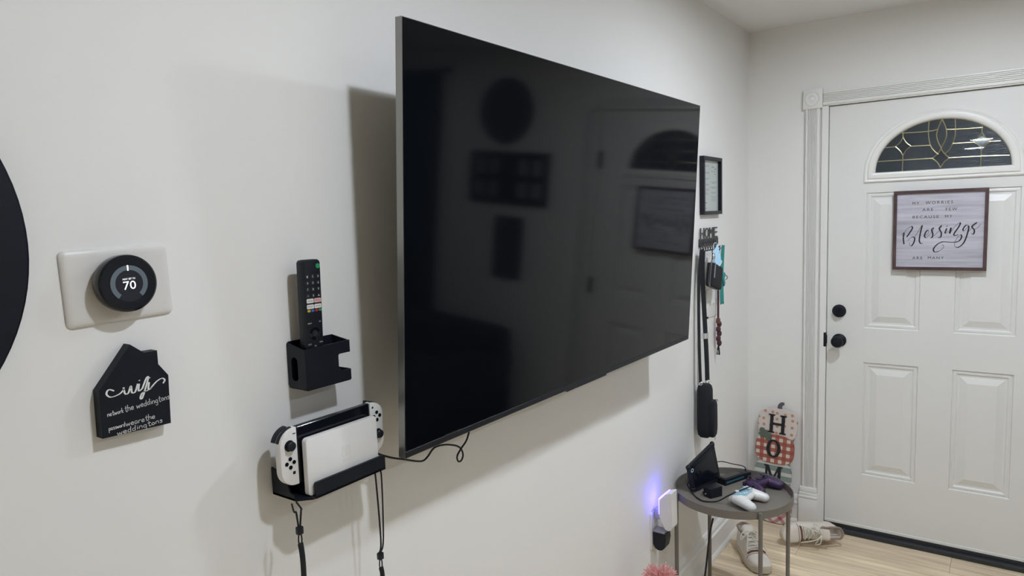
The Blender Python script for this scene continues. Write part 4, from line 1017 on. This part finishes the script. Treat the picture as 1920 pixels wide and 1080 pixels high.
# game controllers
def controller(name, label, mw, body, face, facep, stick, extra):
    t = thing(name, label, 'game controller', mw, 'game controllers on the tray table')
    mb = MB().sphere((0, .008, .036), .05, (1.22, .74, .46), 24).sphere((-.045, .018, .034), .03, (1, .95, .78), 20).sphere((.045, .018, .034), .03, (1, .95, .78), 20)
    for s in (-1, 1):
        for k in range(7):
            f = k/6; mb.sphere((s*(.046+.019*f), .012-.062*f, .034-.012*f), .0295-.0065*f, (1, 1, .86), 16)
        mb.box(s*.045-.012, s*.045+.012, .030, .046, .026, .044, .003)
    o = mb.build('shell', body, t, True)
    m = o.modifiers.new('r', 'REMESH'); m.mode = 'VOXEL'; m.voxel_size = .0026; m.use_smooth_shade = True
    m2 = o.modifiers.new('s', 'SMOOTH'); m2.factor = .6; m2.iterations = 9
    evaluated(o)
    for p in o.data.polygons: p.use_smooth = True
    zmin = min(v.co.z for v in o.data.vertices)
    for v in o.data.vertices: v.co.z -= zmin
    # face plate follows the upper surface
    fp = MB(); n = 18; t2 = bmesh.new()
    def top(x, y):
        best = 0
        for v in V_: 
            d2 = (v[0]-x)**2+(v[1]-y)**2
            if d2 < 1.2e-5 and v[2] > best: best = v[2]
        return best
    V_ = [tuple(v.co) for v in o.data.vertices if v.co.z > .03]
    if facep:
        poly = [(-.060, .034), (-.030, .040), (0, .041), (.030, .040), (.060, .034), (.064, .012), (.050, -.006), (.028, -.018), (0, -.020), (-.028, -.018), (-.050, -.006), (-.064, .012)]
        grid = {}
        for i in range(-17, 18):
            for j in range(-6, 12):
                x, yv = i*.0040, j*.0040
                if inpoly((x, yv), poly): grid[i, j] = t2.verts.new((x, yv, top(x, yv)+.0006))
        for (i, j) in list(grid):
            q = [(i, j), (i+1, j), (i+1, j+1), (i, j+1)]
            if all(k in grid for k in q): t2.faces.new([grid[k] for k in q])
        for v in [v for v in t2.verts if not v.link_faces]: t2.verts.remove(v)
        fp._merge(t2); f = fp.build('face_plate', face, t, True); sm = f.modifiers.new('t', 'SOLIDIFY'); sm.thickness = .001
    zt = top(0, .012)
    for x, yv in ((-.042, .022), (.020, -.004)):
        z = top(x, yv)
        MB().lathe([(.0095, -.002), (.0105, .0008), (.0085, .001), (.0050, 0), (.0045, .006), (.0082, .0075), (.0085, .0100), (.0065, .0108), (0, .0095)], 20, Matrix.Translation((x, yv, z))).build('thumb_stick', stick, t, True)
    x, yv = -.020, -.004; z = top(x, yv)
    MB().box(x-.0095, x+.0095, yv-.0032, yv+.0032, z-.003, z+.0028, .0006, 1).box(x-.0032, x+.0032, yv-.0095, yv+.0095, z-.003, z+.0028, .0006, 1).build('direction_pad', stick, t)
    for dx, dy in ((.008, 0), (-.008, 0), (0, .008), (0, -.008)):
        x, yv = .042+dx, .020+dy; z = top(x, yv)
        MB().cyl((x, yv, z-.003), (x, yv, z+.0024), .0042, seg=14, bev=.0006).build('action_button', stick, t, True)
    for s in (-1, 1):
        MB().prism(rrect(s*.045-.017, s*.045+.017, .034, .050, .005), .028, .037, .002).build('bumper', body, t, True)
        MB().sphere((s*.045, .046, .022), .013, (1.1, .9, .9), 16).build('trigger', stick, t, True)
    return t
controller('game_controller', 'white game controller with light blue face plate on the tray', MZ(.300, 2.5450, SZ, math.radians(82)) @ Matrix.Scale(.88, 4), 'white_plastic', 'skyblue', True, 'white_plastic', 0)
controller('game_controller', 'dark purple game controller near the right rim of the tray', MZ(.306, 2.7080, SZ, math.radians(70)) @ Matrix.Scale(.88, 4) , 'purple', 'purple_dark', True, 'purple_dark', 0)

# cables on and under the tray
t = MB().tube([(.078, 2.560, SZ+.036), (.064, 2.555, SZ+.024), (.098, 2.524, SZ+.0035), (.130, 2.492, SZ+.0032), (.162, 2.478, SZ+.0032), (.205, 2.496, SZ+.006), (.244, 2.500, SZ+.034), (.268, 2.508, SZ+.049), (.287, 2.535, SZ+.055), (.304, 2.570, SZ+.057), (.311, 2.606, SZ+.052), (.290, 2.645, SZ+.025), (.262, 2.672, SZ+.0035), (.246, 2.735, SZ+.0035), (.232, 2.790, SZ+.010), (.215, 2.812, SZ+.033)], .0026, 8)
tag(t.build('charging_cable', 'black_plastic', None, True), 'black charging cable looping across the tray over the white controller', 'cable')
t = MB().tube([(.128, 2.712, SZ+.078), (.146, 2.740, SZ+.074), (.180, 2.780, SZ+.056), (.205, 2.806, SZ+.046), (.218, 2.812, SZ+.034), (.222, 2.806, SZ+.004)], .0019, 8)
tag(t.build('thin_wire', 'black_plastic', None, True), 'thin black wire from the tablet to the back rim of the tray', 'wire')
t = MB().tube([(.215, 2.420, SZ-.03), (.205, 2.408, .40), (.190, 2.402, .25), (.165, 2.40, .10), (.140, 2.41, .012), (.10, 2.45, .004), (.05, 2.52, .004)], .0036, 8)
tag(t.build('hanging_cable', 'black_plastic', None, True), 'thick black cable hanging down under the tray table', 'cable')

# ================================================================== PUMPKIN SIGN IN THE CORNER
lean_a = math.radians(-4.6)
t = thing('pumpkin_sign', 'stacked wooden pumpkin sign lettered HOME leaning in the corner', 'sign', MF(.135, .001, D-.062, math.radians(-2.0), lean_a))
def pumpkin(cx, cy, rx, ry, lobes=.06, flat=.72):
    out = []
    for i in range(64):
        a_ = 2*PI*i/64; c_, s_ = math.cos(a_), math.sin(a_)
        x = rx*math.copysign(abs(c_)**.72, c_); yv = ry*math.copysign(abs(s_)**.62, s_)
        out.append((cx+x, cy+yv))
    return out
secs = [(.005, .513, .096, .082, 'dots', .020), (-.002, .385, .095, .075, 'gingham', .024), (-.004, .250, .092, .074, 'sage_stripe', .020), (.012, .085, .085, .082, 'plaid', .016)]
body = {}
for cx, cy, rx, ry, m_, z1 in secs:
    o = MB().prism(pumpkin(cx, cy, rx, ry), z1-.012, z1, .0012).build('pumpkin', m_, t); body[m_] = (o, cx, cy, z1)
MB().tube([(.012, .585, .014), (.010, .606, .014), (.018, .620, .014), (.030, .622, .014)], (.013, .006), 8, flat=(1, 0, 0), taper=lambda f: 1-.45*f).build('stem', 'stem', t, True)
def leaf(cx, cy, s, rot):
    pts = [(0, -1), (.35, -.75), (.9, -.8), (.75, -.3), (1, .1), (.5, .25), (.45, .75), (0, 1), (-.45, .75), (-.5, .25), (-1, .1), (-.75, -.3), (-.9, -.8), (-.35, -.75)]
    c_, s_ = math.cos(rot), math.sin(rot); return [(cx+s*(x*c_-y_*s_), cy+s*(x*s_+y_*c_)) for x, y_ in pts]
MB().prism(leaf(-.062, .463, .026, .5), .022, .028).build('leaf', 'leaf', t); MB().prism(leaf(-.034, .445, .020, -.6), .023, .029).build('leaf', 'leaf', t)
def serifH(cx, cy, w, h):
    mb = MB(); s_ = w*.2
    for sx in (-1, 1):
        x = cx+sx*(w/2-s_*.7); mb.box(x-s_*.5, x+s_*.5, cy-h/2, cy+h/2, 0, .004).box(x-s_, x+s_, cy-h/2, cy-h/2+h*.07, 0, .004).box(x-s_, x+s_, cy+h/2-h*.07, cy+h/2, 0, .004)
    mb.box(cx-w/2+s_, cx+w/2-s_, cy-h*.06, cy+h*.06, 0, .004); return mb
def place(mb, key, nm='letter'):
    o = mb.build(nm, 'print_black', t); o.location = (0, 0, body[key][3]-.0004); return o
place(serifH(.004, .515, .078, .096), 'dots')
place(MB().prism(ell(-.006, .388, .035, .046, 40), 0, .004, holes=[ell(-.006, .388, .019, .037, 32)]), 'gingham')
mb = MB(); cx, cy, w, h = -.002, .255, .090, .088
mb.prism([(cx-w/2, cy+h/2), (cx-w*.26, cy+h/2), (cx, cy-h*.2), (cx+w*.26, cy+h/2), (cx+w/2, cy+h/2), (cx+w/2, cy+h*.42), (cx+w*.42, cy+h*.42), (cx+w*.42, cy-h*.42), (cx+w/2, cy-h*.42), (cx+w/2, cy-h/2), (cx+w*.2, cy-h/2), (cx+w*.2, cy-h*.42), (cx+w*.26, cy-h*.42), (cx+w*.26, cy+h*.2), (cx, cy-h*.45), (cx-w*.30, cy+h*.2), (cx-w*.34, cy-h*.42), (cx-w*.26, cy-h*.42), (cx-w*.26, cy-h/2), (cx-w/2, cy-h/2), (cx-w/2, cy-h*.42), (cx-w*.42, cy-h*.42), (cx-w*.42, cy+h*.42), (cx-w/2, cy+h*.42)], 0, .004)
place(mb, 'sage_stripe')
mb = MB(); cx, cy, w, h = .008, .095, .066, .085
mb.box(cx-w*.32, cx-w*.10, cy-h/2, cy+h/2, 0, .004).box(cx-w*.45, cx+w*.45, cy+h*.42, cy+h/2, 0, .004).box(cx-w*.45, cx+w*.45, cy-h/2, cy-h*.42, 0, .004).box(cx-w*.1, cx+w*.25, cy-h*.05, cy+h*.05, 0, .004).box(cx+w*.36, cx+w*.45, cy+h*.25, cy+h/2, 0, .004).box(cx+w*.36, cx+w*.45, cy-h/2, cy-h*.25, 0, .004)
place(mb, 'plaid')
MB().box(-.03, .03, .03, .56, .001, .006).build('back_batten', 'board_edge', t)

# ================================================================== SHOES
def shoe(label, mw):
    t = thing('sneaker', label, 'shoe', mw, 'cream sneakers on the floor')
    L = .272
    def hw(f):      # sole half width along the length (0 heel .. 1 toe)
        pts = [(0, .020), (.04, .031), (.15, .036), (.35, .034), (.55, .041), (.75, .047), (.88, .042), (.96, .028), (1, .012)]
        for (a0, b0), (a1, b1) in zip(pts, pts[1:]):
            if a0 <= f <= a1: return b0+(b1-b0)*(f-a0)/(a1-a0)
        return pts[-1][1]
    def top(f):
        pts = [(0, .100), (.15, .094), (.35, .100), (.45, .102), (.60, .078), (.75, .057), (.88, .048), (.96, .040), (1, .030)]
        for (a0, b0), (a1, b1) in zip(pts, pts[1:]):
            if a0 <= f <= a1: return b0+(b1-b0)*(f-a0)/(a1-a0)
        return .03
    F = [0, .02, .05, .1, .17, .25, .33, .41, .48, .56, .64, .72, .8, .87, .93, .97, 1]
    def bend(f): return -.010*math.sin(f*PI)        # slight inward curve
    rr = []
    for f in F:
        w_ = hw(f); x = f*L; c_ = bend(f); toe = .008*max(0, (f-.8)/.2)**2
        rr.append([(x, c_-w_*.92, toe), (x, c_-w_*1.04, .010+toe), (x, c_-w_*1.02, .026+toe), (x, c_-w_*.9, .029+toe), (x, c_+w_*.9, .029+toe), (x, c_+w_*1.02, .026+toe), (x, c_+w_*1.04, .010+toe), (x, c_+w_*.92, toe)])
    so = MB().loft(rr, True, True).build('sole', 'shoe_sole', t, True)
    for k in range(12):
        f = .06+.075*k; MB().box(f*L-.007, f*L+.007, bend(f)-hw(f)*.9, bend(f)+hw(f)*.9, -.0022+.008*max(0, (f-.8)/.2)**2, .001).build('tread', 'shoe_lining', so)
    n = 20; rr = []; lin = []
    for f in F:
        w_ = hw(f)*.97; x = f*L; c_ = bend(f); tp = top(f); r_ = []
        for k in range(n+1):
            a_ = PI*k/n; cx_ = math.cos(a_); sz = math.sin(a_)
            yv = c_+w_*math.copysign(abs(cx_)**.75, cx_)*(1-.28*max(0, min(1, (tp-.05)/.05))*sz); z = .026+(tp-.026)*sz**.62
            if f < .44 and 5 <= k <= n-5:
                edge = min(1, min(k-4, n-4-k)/2.); z = z-(z-.045)*edge if 0 < f else z
                yv = c_+(yv-c_)*.95
            r_.append((x, yv, z))
        rr.append(r_)
    MB().loft(rr, False, False).build('upper', 'shoe_white', t, True)
    def surf(f, side):      # a point on the upper, side -1..1 across the instep
        w_ = hw(f)*.97; c_ = bend(f); tp = top(f); a_ = PI/2*(1-side); cx_ = math.cos(a_); sz = math.sin(a_)
        return Vector((f*L, c_+w_*math.copysign(abs(cx_)**.75, cx_)*(1-.28*max(0, min(1, (tp-.05)/.05))*sz), .026+(tp-.026)*max(0, sz)**.62))
    # toe cap overlay, eyestays, heel counter, collar
    rr = []
    for f in (.74, .78, .84, .9, .95, .985, 1.003):
        rr.append([surf(min(f, 1), s_)*1 + Vector(((f-min(f, 1))*L, 0, .0014 if abs(s_) < .9 else 0)) for s_ in [q/8 for q in range(-8, 9)]])
    MB().loft(rr, False, False).build('toe_cap', 'shoe_white', t, True)
    MB().tube([surf(.74, q/8)+Vector((0, 0, .0015)) for q in range(-7, 8)], .0016, 6, 2).build('toe_seam', 'shoe_lining', t, True)
    for s_ in (-1, 1):
        rr = [[surf(f, s_*q)+Vector((0, s_*.0010, .0018)) for q in (.30, .40, .52, .64)] for f in (.40, .46, .52, .58, .64, .69)]
        MB().loft(rr, False, False).build('eyestay', 'shoe_trim' if s_ > 0 else 'shoe_white', t, True)
        for f in (.42, .48, .54, .60, .66):
            MB().sphere(surf(f, s_*.40)+Vector((0, s_*.001, .002)), .0034, seg=8).build('eyelet', 'brass', t, True)
    MB().tube([surf(.70, q/8)+Vector((0, 0, .002)) for q in range(-5, 6)], .0042, 6, 2).build('vamp_trim', 'shoe_trim', t, True)
    col = [(f*L, bend(f)+s_*hw(f)*.74, top(f)-.001) for s_, fs in ((1, (.05, .12, .2, .3, .4)), (-1, (.4, .3, .2, .12, .05))) for f in fs]
    MB().tube(col+[(.004, bend(0), .103)], .0055, 8, 4, True).build('collar', 'shoe_lining', t, True)
    tg = [[(x, bend(.4)+yv*wd, z+.004*(1-yv*yv)) for yv in (-1, -.5, 0, .5, 1)] for x, wd, z in ((.088, .022, .130), (.096, .026, .124), (.110, .026, .108), (.130, .024, .095), (.160, .022, .078))]
    o = MB().loft(tg, False, False).build('tongue', 'shoe_white', t, True); sm = o.modifiers.new('t', 'SOLIDIFY'); sm.thickness = .006
    mb = MB(); fs = (.42, .48, .54, .60, .66)
    for i, f in enumerate(fs):
        mb.tube([surf(f, -.42)+Vector((0, 0, .003)), surf(f, 0)+Vector((0, 0, .008)), surf(f, .42)+Vector((0, 0, .003))], .0030, 6, 4)
        if i < 4:
            g = fs[i+1]
            mb.tube([surf(f, -.40)+Vector((0, 0, .004)), surf((f+g)/2, 0)+Vector((0, 0, .010)), surf(g, .40)+Vector((0, 0, .004))], .0030, 6, 4)
    c0 = surf(.44, 0)+Vector((0, 0, .012))
    for s_ in (-1, 1):
        mb.tube([c0, c0+Vector((.010, s_*.018, .010)), c0+Vector((.012, s_*.040, .0)), c0+Vector((.022, s_*.046, -.022)), c0+Vector((.020, s_*.026, -.004)), c0], .0028, 6, 5)
        mb.tube([c0, c0+Vector((.022, s_*.016, .004)), c0+Vector((.052, s_*.030, -.018)), c0+Vector((.078, s_*.040, -.048))], .0026, 6, 5)
    mb.build('laces', 'lace', t, True)
    return t
def axes_matrix(heel, toe, roll, z):
    d = (Vector(toe)-Vector(heel)); an = math.atan2(d.y, d.x)
    return Matrix.Translation((heel[0], heel[1], z)) @ Matrix.Rotation(an, 4, 'Z') @ Matrix.Rotation(roll, 4, 'X')
shoe('cream high-cut sneaker standing upright under the tray table', axes_matrix((.085, 3.205), (.255, 2.975), 0, .0024) @ Matrix.Scale(1.08, 4))
shoe('cream sneaker tipped on its side by the door threshold', axes_matrix((.425, 3.490), (.235, 3.305), math.radians(-80), .052))

# ================================================================== THE REST OF THE ROOM (seen in the television)
t = thing('wall_clock', 'round dark clock high on the front wall right of the door', 'clock', MF(1.975, 2.0750))
MB().lathe([(0, .001), (.203, .001), (.203, .024), (.196, .030), (.180, .026), (.176, .016), (0, .016)], 64).build('case', 'wood_dark', t, True)
for k in range(12): MB().box(-.005, .005, .135, .165, .016, .018, m=Matrix.Rotation(k*PI/6, 4, 'Z')).build('hour_mark', 'grey_dark', t)
MB().box(-.004, .004, -.02, .12, .019, .021, m=Matrix.Rotation(.7, 4, 'Z')).build('clock_hand', 'black_metal', t); MB().box(-.005, .005, -.02, .08, .021, .023, m=Matrix.Rotation(-1.2, 4, 'Z')).build('clock_hand', 'black_metal', t)
t = thing('collage_frame', 'wide dark collage frame below the clock', 'picture frame', MF(1.620, 1.4930))
MB().prism([(0, 0), (.622, 0), (.622, .330), (0, .330)], .001, .022, holes=[[(x, y_), (x+.08, y_), (x+.08, y_+.10), (x, y_+.10)] for x in (.045, .155, .385, .495) for y_ in (.045, .185)]).build('frame', 'black_plastic', t)
for x in (.045, .155, .385, .495):
    for y_ in (.045, .185): MB().box(x, x+.08, y_, y_+.10, .002, .008).build('photo', 'print_grey', t)
t = thing('tall_frame', 'tall narrow dark frame below the collage frame', 'picture frame', MF(1.792, 1.0150))
MB().prism([(0, 0), (.222, 0), (.222, .400), (0, .400)], .001, .022, holes=[[(.02, .02), (.202, .02), (.202, .38), (.02, .38)]]).build('frame', 'black_plastic', t); MB().box(.018, .204, .018, .382, .002, .010).build('picture', 'wood_dark', t)
t = thing('sofa', 'dark upholstered sofa against the front wall', 'sofa', Matrix.Translation((1.72, D-1.04, 0)))
MB().box(.0, 2.0, .05, .93, .06, .36, .03).build('base', 'sofa', t, True)
MB().box(.02, 1.98, .68, .945, .34, .735, .06).build('backrest', 'sofa', t, True)
for x in (0, 1.80): MB().box(x, x+.20, .03, .93, .05, .60, .05).build('armrest', 'sofa', t, True)
for x in (.21, .745, 1.28): MB().box(x, x+.515, .04, .68, .36, .49, .05).build('seat_cushion', 'sofa', t, True)
for x in (.05, 1.93):
    for y_ in (.12, .86): MB().cyl((x+.01, y_, 0), (x+.01, y_, .065), .025, seg=12).build('leg', 'wood_dark', t, True)
t = thing('curtain', 'dark navy floor-length curtain over the front window', 'curtain', Matrix.Translation((2.52, D-.045, .02)))
mb = MB(); nr = 90; xs_ = [1.45*i/nr for i in range(nr+1)]
mb.loft([[(x, .012*math.sin(i*.9), z) for i, x in enumerate(xs_)] for z in (0, 1.15, 2.30)], False, False)
o = mb.build('cloth', 'curtain', t, True); sm = o.modifiers.new('t', 'SOLIDIFY'); sm.thickness = .003
MB().cyl((-.06, .0, 2.315), (1.51, .0, 2.315), .012, seg=14).sphere((-.07, 0, 2.315), .02).sphere((1.52, 0, 2.315), .02).build('rod', 'black_metal', t, True)
for x in (.02, 1.43): MB().cyl((x, 0, 2.315), (x, .044, 2.315), .006, seg=10).build('rod_bracket', 'black_metal', t, True)
